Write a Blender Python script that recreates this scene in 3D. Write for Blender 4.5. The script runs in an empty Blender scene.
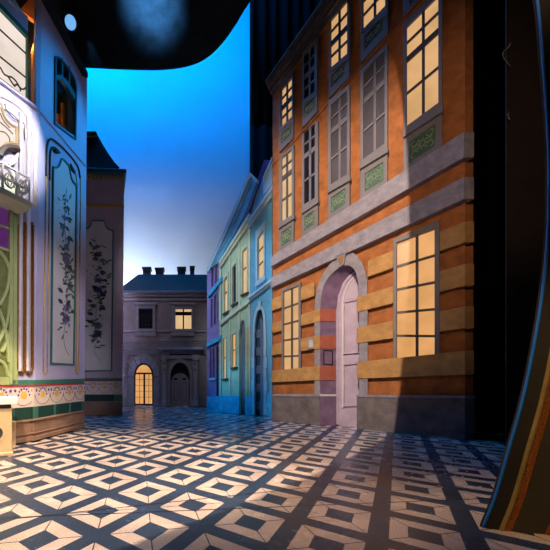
import bpy, bmesh, math, random
from mathutils import Vector, Matrix
from mathutils.geometry import tessellate_polygon
random.seed(7)
C = bpy.context.scene.collection
# ------------------------------------------------------------------ camera
F, CX, HY, H = 315.0, 186.0, 379.0, 1.0          # focal length (px), principal point, eye height (m)
CAM = Vector((0, 0, H))
cd = bpy.data.cameras.new('camera'); cam = bpy.data.objects.new('camera', cd); C.objects.link(cam)
cam.location = CAM; cam.rotation_euler = (math.pi/2, 0, 0)
cd.sensor_width = 36; cd.lens = F/550*36
cd.shift_x = (275-CX)/550; cd.shift_y = (HY-275)/550; cd.clip_end = 200
bpy.context.scene.camera = cam
vs = bpy.context.scene.view_settings
bpy.context.scene.display_settings.display_device = 'sRGB'
vs.view_transform = 'Standard'; vs.look = 'None'; vs.gamma = 1; vs.exposure = 0; vs.use_curve_mapping = False

# ------------------------------------------------------------------ geometry helpers
def ray(px, py): return Vector(((px-CX)/F, 1, (HY-py)/F))
def floor_pt(px, py):
    r = ray(px, py); return CAM + r*(-H/r.z)
class Plane:
    """A vertical plane: o on it, e runs left to right, n faces the street."""
    def __init__(s, o, e):
        s.o = Vector((o[0], o[1], 0)); s.e = Vector((e[0], e[1], 0)).normalized()
        s.n = Vector((s.e.y, -s.e.x, 0))
        if (CAM-s.o).dot(s.n) < 0: s.n = -s.n
    def pt(s, px, py, d=0.0):
        r = ray(px, py); o = s.o + s.n*d
        return CAM + r*((o-CAM).dot(s.n)/r.dot(s.n))
    def pts(s, pp, d=0.0): return [s.pt(x, y, d) for x, y in pp]
def floor_plane(a, b):
    p, q = floor_pt(*a), floor_pt(*b); return Plane(p, q-p)

class MB:
    def __init__(s): s.v = []; s.f = []; s.mi = []; s.m = 0
    def add(s, vs_, fs):
        k = len(s.v); s.v += [Vector(v) for v in vs_]
        for f in fs: s.f.append([i+k for i in f]); s.mi.append(s.m)
    def plate(s, loops, vec):
        """outline (first loop) with holes, extruded by vec"""
        if isinstance(loops[0], Vector): loops = [loops]
        flat = [p for l in loops for p in l]; n = len(flat)
        tri = tessellate_polygon(loops)
        fs = [list(t) for t in tri] + [[i+n for i in reversed(t)] for t in tri]
        k = 0
        for l in loops:
            m = len(l)
            for i in range(m):
                a, b = k+i, k+(i+1) % m; fs.append([a, b, b+n, a+n])
            k += m
        s.add(flat + [p+vec for p in flat], fs)
    def ring(s, outer, inner, vec):
        n = len(outer); V = list(outer)+list(inner); V += [p+vec for p in V]; fs = []
        for i in range(n):
            j = (i+1) % n
            fs += [[i, j, n+j, n+i], [2*n+i, 3*n+i, 3*n+j, 2*n+j], [i, 2*n+i, 2*n+j, j], [n+i, n+j, 3*n+j, 3*n+i]]
        s.add(V, fs)
    def strip(s, outer, inner, vec):
        n = len(outer); V = list(outer)+list(inner); V += [p+vec for p in V]; fs = []
        for i in range(n-1):
            j = i+1
            fs += [[i, j, n+j, n+i], [2*n+i, 3*n+i, 3*n+j, 2*n+j], [i, 2*n+i, 2*n+j, j], [n+i, n+j, 3*n+j, 3*n+i]]
        for i in (0, n-1): fs.append([i, n+i, 3*n+i, 2*n+i])
        s.add(V, fs)
    def loft(s, a, b, closed=False):
        n = len(a); fs = []
        for i in range(n if closed else n-1):
            j = (i+1) % n; fs.append([i, j, n+j, n+i])
        s.add(list(a)+list(b), fs)
    def box(s, c, sx, sy, sz, rz=0):
        M = Matrix.Rotation(rz, 3, 'Z'); V = []
        for z in (-.5, .5):
            for x, y in ((-.5, -.5), (.5, -.5), (.5, .5), (-.5, .5)):
                V.append(Vector(c) + M @ Vector((x*sx, y*sy, z*sz)))
        s.add(V, [[3, 2, 1, 0], [4, 5, 6, 7], [0, 1, 5, 4], [1, 2, 6, 5], [2, 3, 7, 6], [3, 0, 4, 7]])
    def tube(s, pts, r, k=6, closed=False):
        pts = [Vector(p) for p in pts]; n = len(pts)
        if n < 2: return
        rings = []; up = None
        for i, p in enumerate(pts):
            a = pts[(i-1) % n] if (closed or i > 0) else p
            b = pts[(i+1) % n] if (closed or i < n-1) else p
            t = (b-a)
            if t.length < 1e-9: t = Vector((0, 0, 1))
            t.normalize()
            if up is None: up = t.orthogonal().normalized()
            u = up - t*up.dot(t)
            if u.length < 1e-6: u = t.orthogonal()
            u.normalize(); up = u; w = t.cross(u)
            rr = r[i] if isinstance(r, (list, tuple)) else r
            rings.append([p + (u*math.cos(2*math.pi*q/k)+w*math.sin(2*math.pi*q/k))*rr for q in range(k)])
        V = [q for rg in rings for q in rg]; fs = []
        for i in range(n if closed else n-1):
            j = (i+1) % n
            for q in range(k):
                q2 = (q+1) % k; fs.append([i*k+q, i*k+q2, j*k+q2, j*k+q])
        if not closed: fs += [list(range(k))[::-1], [(n-1)*k+q for q in range(k)]]
        s.add(V, fs)
    def lathe(s, c, prof, k=32, axis=None):
        """prof = [(radius, height)] around the z axis or a given frame"""
        M = axis or Matrix.Identity(3); V = []; fs = []; n = len(prof)
        for r, h in prof:
            for q in range(k):
                a = 2*math.pi*q/k; V.append(Vector(c)+M @ Vector((r*math.cos(a), r*math.sin(a), h)))
        for i in range(n-1):
            for q in range(k):
                q2 = (q+1) % k; fs.append([i*k+q, i*k+q2, (i+1)*k+q2, (i+1)*k+q])
        fs += [list(range(k))[::-1], [(n-1)*k+q for q in range(k)]]
        s.add(V, fs)
    def build(s, name, mats, parent=None, smooth=False, bevel=0, kind=None, label=None):
        me = bpy.data.meshes.new(name)
        me.from_pydata([tuple(v) for v in s.v], [], s.f)
        if not isinstance(mats, (list, tuple)): mats = [mats]
        for m in mats: me.materials.append(m)
        for p, i in zip(me.polygons, s.mi): p.material_index = i; p.use_smooth = smooth
        bm = bmesh.new(); bm.from_mesh(me)
        bmesh.ops.recalc_face_normals(bm, faces=bm.faces); bm.to_mesh(me); bm.free()
        o = bpy.data.objects.new(name, me); C.objects.link(o)
        if parent:
            o.parent = parent
            w = parent; off = Vector((0, 0, 0))
            while w is not None: off += w.location; w = w.parent
            o.location = -off           # meshes are written in world coordinates
        if bevel:
            b = o.modifiers.new('bevel', 'BEVEL'); b.width = bevel; b.segments = 2; b.limit_method = 'ANGLE'
        if kind: o['kind'] = kind
        if label: o['label'] = label
        return o
def thing(name, label, cat, loc=(0, 0, 0), group=None):
    o = bpy.data.objects.new(name, None); C.objects.link(o); o.location = loc
    o['label'] = label; o['category'] = cat
    if group: o['group'] = group
    return o
def tag(o, label, cat, group=None, kind=None):
    o['label'] = label; o['category'] = cat
    if group: o['group'] = group
    if kind: o['kind'] = kind
    return o
def lerp(a, b, t): return a+(b-a)*t
def mixq(a, b, t): return [(lerp(p[0], q[0], t), lerp(p[1], q[1], t)) for p, q in zip(a, b)]
def qpt(q, s, t):
    """q = tl,tr,br,bl px corners; s across, t down"""
    tl, tr, br, bl = q
    return (lerp(lerp(tl[0], tr[0], s), lerp(bl[0], br[0], s), t), lerp(lerp(tl[1], tr[1], s), lerp(bl[1], br[1], s), t))
def Q(xl, xr, ytl, ytr, ybr, ybl): return [(xl, ytl), (xr, ytr), (xr, ybr), (xl, ybl)]
def catmull(P, k=6, closed=False):
    P = [Vector(p) for p in P]; n = len(P); out = []
    for i in range(n if closed else n-1):
        if closed: p0, p1, p2, p3 = P[(i-1) % n], P[i], P[(i+1) % n], P[(i+2) % n]
        else: p0, p1, p2, p3 = P[max(i-1, 0)], P[i], P[i+1], P[min(i+2, n-1)]
        for j in range(k):
            t = j/k
            out.append(0.5*((2*p1)+(p2-p0)*t+(2*p0-5*p1+4*p2-p3)*t*t+(3*p1-p0-3*p2+p3)*t**3))
    if not closed: out.append(P[-1])
    return out
def crv(pp, k=6): return [(v.x, v.y) for v in catmull([(x, y, 0) for x, y in pp], k)]

# ------------------------------------------------------------------ materials
def lin(c): return tuple(((x/255)/12.92 if x/255 <= .04045 else ((x/255+.055)/1.055)**2.4) for x in c)
def mat(name, rgb, rough=.7, var=.25, scale=6, bump=.15, metal=0, bscale=None, spec=.4, tint=None):
    m = bpy.data.materials.new(name); m.use_nodes = True; nt = m.node_tree; b = nt.nodes['Principled BSDF']
    c = lin(rgb); b.inputs['Roughness'].default_value = rough; b.inputs['Metallic'].default_value = metal
    b.inputs['Specular IOR Level'].default_value = spec
    tc = nt.nodes.new('ShaderNodeTexCoord')
    nz = nt.nodes.new('ShaderNodeTexNoise'); nz.inputs['Scale'].default_value = scale; nz.inputs['Detail'].default_value = 8
    nz.inputs['Roughness'].default_value = .65
    nt.links.new(tc.outputs['Object'], nz.inputs['Vector'])
    rp = nt.nodes.new('ShaderNodeValToRGB'); rp.color_ramp.elements[0].position = .3; rp.color_ramp.elements[1].position = .7
    lo = [x*(1-var) for x in c]; hi = [min(1, x*(1+var)) for x in c]
    if tint: lo = [x for x in lin(tint)]
    rp.color_ramp.elements[0].color = (*lo, 1); rp.color_ramp.elements[1].color = (*hi, 1)
    nt.links.new(nz.outputs['Fac'], rp.inputs['Fac']); nt.links.new(rp.outputs['Color'], b.inputs['Base Color'])
    if bump:
        n2 = nt.nodes.new('ShaderNodeTexNoise'); n2.inputs['Scale'].default_value = bscale or scale*8; n2.inputs['Detail'].default_value = 5
        nt.links.new(tc.outputs['Object'], n2.inputs['Vector'])
        bp = nt.nodes.new('ShaderNodeBump'); bp.inputs['Strength'].default_value = bump; bp.inputs['Distance'].default_value = .02
        nt.links.new(n2.outputs['Fac'], bp.inputs['Height']); nt.links.new(bp.outputs['Normal'], b.inputs['Normal'])
    return m
def emit(name, rgb, strength, var=.12, scale=2.5):
    m = bpy.data.materials.new(name); m.use_nodes = True; nt = m.node_tree; b = nt.nodes['Principled BSDF']
    c = lin(rgb); b.inputs['Base Color'].default_value = (*[x*.06 for x in c], 1); b.inputs['Roughness'].default_value = .3
    tc = nt.nodes.new('ShaderNodeTexCoord'); nz = nt.nodes.new('ShaderNodeTexNoise'); nz.inputs['Scale'].default_value = scale
    nz.inputs['Detail'].default_value = 2
    nt.links.new(tc.outputs['Object'], nz.inputs['Vector'])
    rp = nt.nodes.new('ShaderNodeValToRGB'); rp.color_ramp.elements[0].position = .3; rp.color_ramp.elements[1].position = .7
    rp.color_ramp.elements[0].color = (*[x*(1-var*(1.6 if i == 2 else 1)) for i, x in enumerate(c)], 1)
    rp.color_ramp.elements[1].color = (*[min(1, x*(1+var)) for x in c], 1)
    nt.links.new(nz.outputs['Fac'], rp.inputs['Fac']); nt.links.new(rp.outputs['Color'], b.inputs['Emission Color'])
    b.inputs['Emission Strength'].default_value = strength
    return m
M = {}
M['orange'] = mat('orange stucco', (170, 106, 60), .8, .34, 5, .35, bscale=60)
M['ochre'] = mat('ochre sandstone', (190, 146, 90), .8, .26, 6, .4, bscale=70)
M['greystone'] = mat('grey limestone', (150, 146, 158), .75, .28, 7, .35, bscale=50)
M['plinth'] = mat('weathered grey plinth', (118, 110, 112), .8, .4, 4, .4, bscale=30)
M['cornice'] = mat('brown grey cornice', (96, 86, 86), .8, .2, 4, .2)
M['frame'] = mat('grey painted window frame', (126, 122, 128), .6, .12, 5, .1)
M['bar'] = mat('dark grey glazing bar', (92, 86, 88), .5, .1, 8, 0)
M['apron'] = mat('green apron panel', (72, 108, 94), .6, .25, 10, .1)
M['scroll'] = mat('pale scroll relief', (150, 166, 142), .6, .1, 20, 0)
M['glass'] = mat('dark glass', (30, 34, 52), .12, .3, 2, 0, spec=.6)
M['blind'] = mat('grey blind glass', (88, 86, 98), .3, .2, 1.5, 0)
M['warm'] = emit('lit window glow', (232, 180, 126), .86)
M['warm2'] = emit('amber window glow', (240, 174, 110), .86)
M['warm3'] = emit('pale warm glow', (252, 206, 156), .75)
M['roofdark'] = mat('dark slate roof', (26, 20, 20), .8, .3, 8, .2)
M['doorlav'] = mat('pale lilac door paint', (196, 180, 206), .55, .14, 5, .12)
M['reveal'] = mat('mauve reveal plaster', (128, 104, 138), .75, .35, 5, .3)
M['redblock'] = mat('rose sandstone', (176, 98, 82), .75, .2, 5, .25)
M['whitetrim'] = mat('white trim', (225, 222, 228), .5, .05, 5, 0)
M['plaque'] = mat('pale plaque', (205, 196, 190), .5, .1, 8, 0)
M['dark'] = mat('dark joint', (26, 24, 28), .8, .1, 4, 0)
M['keystone'] = mat('ochre keystone', (150, 116, 62), .7, .3, 12, .3)
M['blue'] = mat('sky blue stucco', (98, 172, 214), .75, .14, 4, .2, bscale=60)
M['blueL'] = mat('pale blue trim', (168, 206, 226), .65, .1, 6, .1)
M['green'] = mat('pale mint stucco', (178, 210, 188), .75, .12, 4, .2, bscale=60)
M['greenL'] = mat('pale cream green trim', (206, 218, 196), .65, .1, 6, .1)
M['yellow'] = mat('straw yellow trim', (196, 178, 92), .65, .15, 6, .1)
M['purple'] = mat('violet stucco', (136, 124, 190), .75, .16, 4, .2, bscale=60)
M['purpleroof'] = mat('purple roof', (92, 62, 122), .8, .3, 8, .2)
M['cyanbase'] = mat('cyan plinth', (64, 178, 226), .7, .3, 5, .3)
M['teal'] = mat('teal shadow panel', (40, 84, 104), .6, .3, 6, .1)
M['bluegrey'] = mat('blue grey door', (110, 122, 150), .6, .15, 6, .1)
M['sillbrown'] = mat('brown sill', (92, 62, 50), .6, .2, 8, 0)
M['redpane'] = mat('wine red shutter', (84, 34, 48), .5, .2, 6, 0)
M['house'] = mat('grey brown masonry', (136, 122, 122), .8, .18, 5, .3)
M['houseL'] = mat('grey masonry trim', (150, 140, 144), .8, .15, 6, .2)
M['slate'] = mat('blue grey slate roof', (60, 62, 60), .8, .6, 14, .5, bscale=40)
M['brick'] = mat('chimney brick', (60, 56, 64), .8, .25, 14, .3)
M['lav'] = mat('lavender painted wall', (186, 180, 210), .65, .06, 3, .05)
M['lavgrey'] = mat('lilac grey painted wall', (176, 160, 178), .65, .08, 3, .05)
M['cream'] = mat('cream panel', (206, 204, 204), .6, .06, 3, .03)
M['tealtrim'] = mat('teal green trim', (44, 112, 104), .55, .15, 8, .05)
M['darkgreen'] = mat('dark green dado tile', (34, 66, 58), .4, .3, 4, .05)
M['midgreen'] = mat('mid green dado tile', (64, 116, 98), .4, .15, 4, .05)
M['winteal'] = mat('deep teal window frame', (44, 84, 96), .55, .15, 8, .05)
M['gold'] = mat('gold moulding', (196, 164, 96), .4, .2, 10, 0, metal=.4)
M['ironline'] = mat('dark line moulding', (22, 28, 34), .5, .1, 8, 0)
M['tubew'] = mat('pearl moulding', (214, 206, 214), .4, .06, 8, 0)
M['brown'] = mat('brown skirting', (150, 118, 98), .5, .18, 5, .1)
M['red'] = mat('red line tile', (190, 44, 48), .4, .1, 8, 0)
M['frieze'] = mat('cream frieze tile', (222, 204, 192), .45, .08, 6, .05)
M['fyellow'] = mat('yellow flower tile', (222, 178, 78), .45, .12, 12, 0)
M['fpurple'] = mat('violet petal tile', (92, 70, 142), .45, .15, 12, 0)
M['fline'] = mat('thin drawn line', (120, 96, 92), .5, .1, 12, 0)
M['leaf'] = mat('grey green leaf', (96, 112, 106), .6, .3, 14, 0)
M['leafd'] = mat('dark leaf', (60, 68, 70), .6, .3, 14, 0)
M['petal'] = mat('grey violet petal', (120, 116, 160), .6, .25, 14, 0)
M['white'] = mat('white ornamental plaster', (236, 230, 228), .5, .04, 5, .03)
M['tan'] = mat('tan lead frame', (176, 148, 112), .5, .15, 10, 0)
M['lead'] = mat('dark lead line', (72, 58, 48), .5, .1, 10, 0)
M['bayglass'] = emit('lit opal glass', (244, 226, 214), .95, .08, 3)
M['green_frame'] = mat('spring green shopfront paint', (158, 170, 112), .5, .12, 6, .05)
M['balcony'] = mat('sage balcony slab', (196, 200, 176), .55, .08, 6, .05)
M['purpleglass'] = emit('purple lit glass', (112, 50, 136), .5, .25, 4)
M['olive'] = mat('olive glass', (110, 118, 70), .25, .5, 3, 0)
M['orange_lit_wood'] = mat('orange lit timber', (226, 136, 58), .6, .2, 8, .1)  # orange light on soffit and posts is put into the base colour
M['glitter'] = mat('dark gold glitter', (140, 92, 34), .35, .85, 90, .8, metal=.6, bscale=160)
M['glitter2'] = mat('brown gold mosaic', (168, 92, 26), .35, .97, 130, .8, metal=.4, bscale=200)
M['pedestal'] = mat('warm cream pedestal', (226, 196, 150), .55, .1, 5, .1)
M['navy'] = mat('navy band', (58, 58, 78), .5, .1, 5, 0)
M['black'] = mat('black velour', (4, 4, 5), .95, .2, 4, 0, spec=.02)
M['curtain'] = mat('black blue drape', (6, 7, 14), .9, .2, 4, 0, spec=.1)
M['ceil'] = mat('black ceiling cloth', (11, 12, 14), .8, .85, 2.2, .2, spec=.05)  # mottled tone puts wisps of haze into the cloth colour
M['brownwall'] = mat('dark brown flat', (34, 24, 18), .8, .3, 4, .1)
M['archgrey'] = mat('olive grey arch face', (72, 62, 46), .6, .2, 4, .1)
M['archdark'] = mat('dark olive arch lining', (40, 34, 26), .8, .2, 4, 0)
M['bluetube'] = mat('blue painted edge', (34, 112, 196), .4, .08, 6, 0)
M['bead'] = mat('sparkling bead', (120, 110, 96), .2, .1, 10, 0, metal=.6)
M['canblack'] = mat('black lamp housing', (22, 22, 24), .5, .1, 8, 0)
M['lens'] = emit('spotlight lens', (120, 190, 255), .9, .0, 16)
M['paper'] = mat('scrap paper', (190, 180, 165), .7, .2, 20, 0)

# ------------------------------------------------------------------ floor
def make_floor_mat():
    m = bpy.data.materials.new('patterned tile floor'); m.use_nodes = True; nt = m.node_tree; L = nt.links
    b = nt.nodes['Principled BSDF']
    def nd(op, *a):
        n = nt.nodes.new('ShaderNodeMath'); n.operation = op
        for i, x in enumerate(a):
            if isinstance(x, (int, float)): n.inputs[i].default_value = x
            else: L.new(x, n.inputs[i])
        return n.outputs[0]
    tc = nt.nodes.new('ShaderNodeTexCoord'); sp = nt.nodes.new('ShaderNodeSeparateXYZ'); L.new(tc.outputs['Object'], sp.inputs[0])
    X, Y = sp.outputs[0], sp.outputs[1]
    es, ec, o = (.2851, .4259), (.3956, -.3057), (1.1295, 2.317)
    det = es[0]*ec[1]-es[1]*ec[0]
    x0 = nd('SUBTRACT', X, o[0]); y0 = nd('SUBTRACT', Y, o[1])
    sa = nd('ADD', nd('MULTIPLY', x0, ec[1]/det), nd('MULTIPLY', y0, -ec[0]/det))
    sb = nd('ADD', nd('MULTIPLY', x0, -es[1]/det), nd('MULTIPLY', y0, es[0]/det))
    fa = nd('ABSOLUTE', nd('SUBTRACT', nd('FRACT', nd('ADD', sa, .5)), .5))
    fb = nd('ABSOLUTE', nd('SUBTRACT', nd('FRACT', nd('ADD', sb, .5)), .5))
    mx = nd('MAXIMUM', fa, fb)
    light = nd('MULTIPLY', nd('GREATER_THAN', mx, .177), nd('LESS_THAN', mx, .381))
    mitre = nd('LESS_THAN', nd('ABSOLUTE', nd('SUBTRACT', fa, fb)), .011)
    light = nd('MULTIPLY', light, nd('SUBTRACT', 1, mitre))
    nz = nt.nodes.new('ShaderNodeTexNoise'); nz.inputs['Scale'].default_value = 130; nz.inputs['Detail'].default_value = 3
    L.new(tc.outputs['Object'], nz.inputs['Vector'])
    nb = nt.nodes.new('ShaderNodeTexNoise'); nb.inputs['Scale'].default_value = 2.2; nb.inputs['Detail'].default_value = 8
    L.new(tc.outputs['Object'], nb.inputs['Vector'])
    def ramp(fac, c0, c1, p0, p1):
        r = nt.nodes.new('ShaderNodeValToRGB'); r.color_ramp.elements[0].position = p0; r.color_ramp.elements[1].position = p1
        r.color_ramp.elements[0].color = (*c0, 1); r.color_ramp.elements[1].color = (*c1, 1); L.new(fac, r.inputs['Fac']); return r.outputs['Color']
    def mix(f, a, c, mode='MIX'):
        n = nt.nodes.new('ShaderNodeMix'); n.data_type = 'RGBA'; n.blend_type = mode
        if isinstance(f, float): n.inputs['Factor'].default_value = f
        else: L.new(f, n.inputs['Factor'])
        L.new(a, n.inputs['A']); L.new(c, n.inputs['B']); return n.outputs['Result']
    lt = ramp(nz.outputs['Fac'], lin((176, 148, 128)), lin((236, 214, 196)), .32, .62)
    dk = ramp(nz.outputs['Fac'], lin((38, 48, 64)), lin((66, 82, 104)), .3, .7)
    col = mix(light, dk, lt)
    wear = ramp(nb.outputs['Fac'], (.72, .72, .74), (1, 1, 1), .3, .6)
    col = mix(1.0, col, wear, 'MULTIPLY')
    seams = None                                     # joints of the stage boards
    for (p, q) in (((-1.338, 2.266), (2.005, 2.588)), ((-1.6, 2.15), (2.555, 3.298)), ((-1.2, 3.9), (3.2, 5.35))):
        d = Vector((q[0]-p[0], q[1]-p[1])); d.normalize(); n = (-d.y, d.x)
        dist = nd('ABSOLUTE', nd('ADD', nd('ADD', nd('MULTIPLY', X, n[0]), nd('MULTIPLY', Y, n[1])), -(p[0]*n[0]+p[1]*n[1])))
        g = nd('LESS_THAN', dist, .007)
        seams = g if seams is None else nd('MAXIMUM', seams, g)
    blk = nt.nodes.new('ShaderNodeRGB'); blk.outputs[0].default_value = (.006, .006, .008, 1)
    col = mix(seams, col, blk.outputs[0])
    L.new(col, b.inputs['Base Color'])
    rr = nd('ADD', nd('MULTIPLY', nb.outputs['Fac'], .28), .12); L.new(rr, b.inputs['Roughness'])
    b.inputs['Specular IOR Level'].default_value = .4
    bp = nt.nodes.new('ShaderNodeBump'); bp.inputs['Strength'].default_value = .12; bp.inputs['Distance'].default_value = .01
    L.new(nz.outputs['Fac'], bp.inputs['Height']); L.new(bp.outputs['Normal'], b.inputs['Normal'])
    return m
mb = MB(); mb.box((0, 6, -.1), 20, 18, .2); fl = mb.build('floor', make_floor_mat(), kind='structure')

# ------------------------------------------------------------------ cyclorama, ceiling, drapes
def make_cyc_mat():
    m = mat('pale blue painted cloth', (206, 222, 240), .9, .05, .7, .03, spec=.1); return m
mb = MB(); pts = []
for i in range(25):
    a = i/24; pts.append(Vector((-10+13.1*a, 13.2 - (2.2*max(0, .22-a)/.22)**2*.35, 0)))
mb.strip(pts, [p+Vector((0, 0, 19)) for p in pts], Vector((0, .05, 0)))
mb.build('wall_back', make_cyc_mat(), kind='structure', smooth=True)

ZC = 8.0
def ceil_pt(px, py):
    r = ray(px, py); p = CAM + r*((ZC-H)/r.z); return p
edge = [ceil_pt(*p) for p in crv([(60, 67), (87, 68), (130, 70), (165, 70), (190, 66), (207, 58), (222, 44), (235, 26), (244, 11), (250, 2)], 5)]
loop = [Vector((-7, -1.5, ZC)), Vector((-7, edge[0].y, ZC))] + edge + [Vector((1.25, 4, ZC)), Vector((1.25, -1.5, ZC))]
mb = MB(); mb.plate(loop, Vector((0, 0, .12))); mb.build('ceiling', M['ceil'], kind='structure')

def drape(name, a, b, z0, z1, folds, amp, m, label, seed=0):
    a, b = Vector(a), Vector(b); d = (b-a); n = Vector((d.y, -d.x, 0)).normalized(); k = folds*8
    rows = []
    for z, am in ((z0, 1.0), (z0+(z1-z0)*.5, .9), (z1, .6)):
        rows.append([a+d*(i/k)+n*(amp*am*math.sin(i/8*2*math.pi+.4*math.sin(i*.37+seed)))+Vector((0, 0, z)) for i in range(k+1)])
    mb = MB()
    for r0, r1 in zip(rows, rows[1:]): mb.loft(r0, r1)
    o = mb.build(name, m, smooth=True); s = o.modifiers.new('thick', 'SOLIDIFY'); s.thickness = .015
    return tag(o, label, 'curtain')
drape('stage_curtain', (2.42, 11.9, 0), (9, 11.4, 0), 0.02, 21, 16, .12, M['curtain'], 'tall dark blue-black drape hanging between the sky cloth and the orange building')
drape('masking_curtain', (4.95, 6.2, 0), (7.2, 4.6, 0), 0.02, 12, 8, .08, M['black'], 'black masking drape hanging right of the orange building', 2)

# ------------------------------------------------------------------ window kit
def scrollwork(mb, pl, q, d, r):
    """rosette with curling stems inside the px quad q"""
    def P(s, t): x, y = qpt(q, s, t); return pl.pt(x, y, d)
    mb.tube([P(.5+.1*math.cos(a*.6), .5+.13*math.sin(a*.6)) for a in range(11)], r, 5)
    for a in range(8):
        an = a*math.pi/4
        mb.tube([P(.5+.1*math.cos(an), .5+.13*math.sin(an)), P(.5+.2*math.cos(an+.25), .5+.26*math.sin(an+.25))], r*.9, 4)
    for sx in (-1, 1):
        for sy in (-1, 1):
            pts = []
            for i in range(15):
                t = i/14; an = t*5.2; rad = .17*(1-.65*t)
                pts.append(P(.5+sx*(.31-rad*math.cos(an)+.02), .5+sy*(.27-rad*math.sin(an)*1.15+.02)))
            mb.tube(pts, r, 5)
            mb.tube([P(.5+sx*.12, .5+sy*.1), P(.5+sx*.22, .5+sy*.08), P(.5+sx*.4, .5+sy*.05)], r, 4)
def shrinkq(q, f):
    cx = sum(p[0] for p in q)/len(q); cy = sum(p[1] for p in q)/len(q)
    return [(cx+(p[0]-cx)*f, cy+(p[1]-cy)*f) for p in q]
def window(parent, pl, outer, inner, pane_m, frame_m, bar_m, df, db, dg, bars_h=(), bars_v=(), glass=None, sill=None, apron=None, thick=(), name='window', label=None, bw=.035, sill_m=None, apron_in=None):
    """outer/inner: px quads (tl,tr,br,bl) of the frame; glass: px quad for the bar layout; bars as fractions of it"""
    mb = MB(); v = pl.n*(db-df)
    mb.ring(pl.pts(outer, df), pl.pts(inner, df), v)
    if apron:
        aq, ai = apron
        mb.ring(pl.pts(aq, df-.012), pl.pts(ai, df-.012), pl.n*(db-df+.012))
    w = mb.build(name, frame_m, parent, bevel=.006, label=label)
    gq = glass or inner
    g = MB(); ctr = shrinkq(outer, .99)
    g.plate(pl.pts(ctr, dg), -pl.n*.01); g.build('pane', pane_m, w)
    if bars_h or bars_v or thick:
        b = MB(); db_ = dg+.03
        P = lambda s, t: pl.pt(*qpt(gq, s, t), db_)
        up = Vector((0, 0, 1))
        for t in bars_h:
            a0, a1 = P(-.12, t), P(1.1, t); h = bw*.5
            b.plate([a0-up*h, a1-up*h, a1+up*h, a0+up*h], -pl.n*.03)
        for t in thick:
            a0, a1 = P(-.12, t), P(1.1, t); h = bw*1.25
            b.plate([a0-up*h, a1-up*h, a1+up*h, a0+up*h], -pl.n*.035)
        for s in bars_v:
            a0, a1 = P(s, -.03), P(s, 1.03); h = pl.e*bw*.5
            b.plate([a0-h, a1-h, a1+h, a0+h], -pl.n*.03)
        b.build('glazing_bar', bar_m, w)
    if sill:
        s_ = MB(); s_.plate(pl.pts(sill, df+.05), pl.n*(db-df-.05)); s_.build('sill', sill_m or frame_m, w, bevel=.006)
    if apron:
        p_ = MB(); p_.plate(pl.pts(apron[1] if not apron_in else apron_in, df-.035), -pl.n*.02); p_.m = 1
        scrollwork(p_, pl, apron[1], df-.03, .0075)
        p_.build('apron_panel', [M['apron'], M['scroll']], w, label='green apron panel with pale scrollwork')
    return w

# ================================================================== ORANGE BUILDING
A_, B_ = (271.4, 421), (465, 439.5)
OP = floor_plane(A_, B_)
ob = thing('building', 'tall orange facade with grey stone bands, ochre blocks and arched lilac door', 'building', OP.o)
WD = -.10                                            # wall face, behind the plinth face
def ln(p, q):
    return lambda x: p[1]+(q[1]-p[1])*(x-p[0])/(q[0]-p[0])
joint = ln((272.6, 94.4), (346, -6))                # wall meets cornice
base = ln(A_, B_)
ptop = ln((271.4, 394.9), (465, 396.9))
rows = [(ln((272, 299), (465, 221.3)), ln((272, 310.8), (465, 242.2))), (ln((272, 323.5), (465, 263.6)), ln((272, 333.1), (465, 285.5))),
        (ln((272, 344.6), (465, 306.4)), ln((272, 355.4), (465, 328.2))), (ln((272, 370.7), (465, 350.9)), ln((272, 382.2), (465, 374.5)))]
lowT, lowB = ln((271, 277.4), (464, 176.9)), ln((271, 288), (464, 199.1))
upT, upB = ln((271, 256.8), (464, 131.8)), ln((271, 266.5), (464, 157.3))
# window data: outer frame, inner frame, glass
wins = []
def W(xo, xo2, to, to2, bo, bo2, xi, xi2, ti, ti2, bi, bi2, xg, kind, th, bh, bv, sill=None, ap=None):
    wins.append(dict(outer=Q(xo, xo2, to, to2, bo2, bo), inner=Q(xi, xi2, ti, ti2, bi2, bi), glass=Q(xg, xi2, ti, ti2, bi2, bi), kind=kind, th=th, bh=bh, bv=bv, sill=sill, ap=ap))
def AP(xo, xo2, t, t2, b, b2, xi, xi2, ti, ti2, bi, bi2): return (Q(xo, xo2, t, t2, b2, b), Q(xi, xi2, ti, ti2, bi2, bi))
two = ((.33,), (.16, .67), (.52,))
# middle row
W(279, 293.6, 157.5, 143.5, 226, 215.5, 281.6, 291.6, 157.5+.4, 149.3, 221.4, 215, 281.8, 'warm3', *two, sill=Q(278.3, 294, 225, 214.5, 218.2, 228.6), ap=AP(279, 293.6, 228, 217.8, 252.5, 243, 281.3, 291, 232.2, 225.5, 246.3, 240))
W(301.9, 317.8, 134, 120, 211, 199.5, 303.8, 314.7, 132.3, 123.6, 204.4, 197.8, 304.8, 'glass', *two, sill=Q(301.2, 318.2, 210, 198.5, 202.3, 214), ap=AP(301.9, 317.8, 213.5, 202, 237.5, 227, 304.2, 314.2, 216.9, 210, 231, 224))
W(327.9, 349.6, 101, 84, 190, 177, 330.8, 346.8, 105.2, 90, 184.2, 174.2, 331.8, 'blind', *two, sill=Q(327.3, 350.2, 189, 176, 179.8, 193.2), ap=AP(327.9, 349.6, 192.8, 179.4, 220.5, 206.5, 331.2, 345.3, 197.5, 188, 213.2, 203))
W(360.2, 387.5, 69.4, 43.3, 166, 149, 363.3, 384.4, 72, 50.3, 158.8, 143.4, 364.5, 'blind', *two, sill=Q(359.4, 388, 164.5, 147.5, 151.6, 169), ap=AP(360.2, 387.5, 168.6, 151.2, 200, 182, 365, 383.2, 173.3, 161.5, 191.5, 180))
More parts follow.
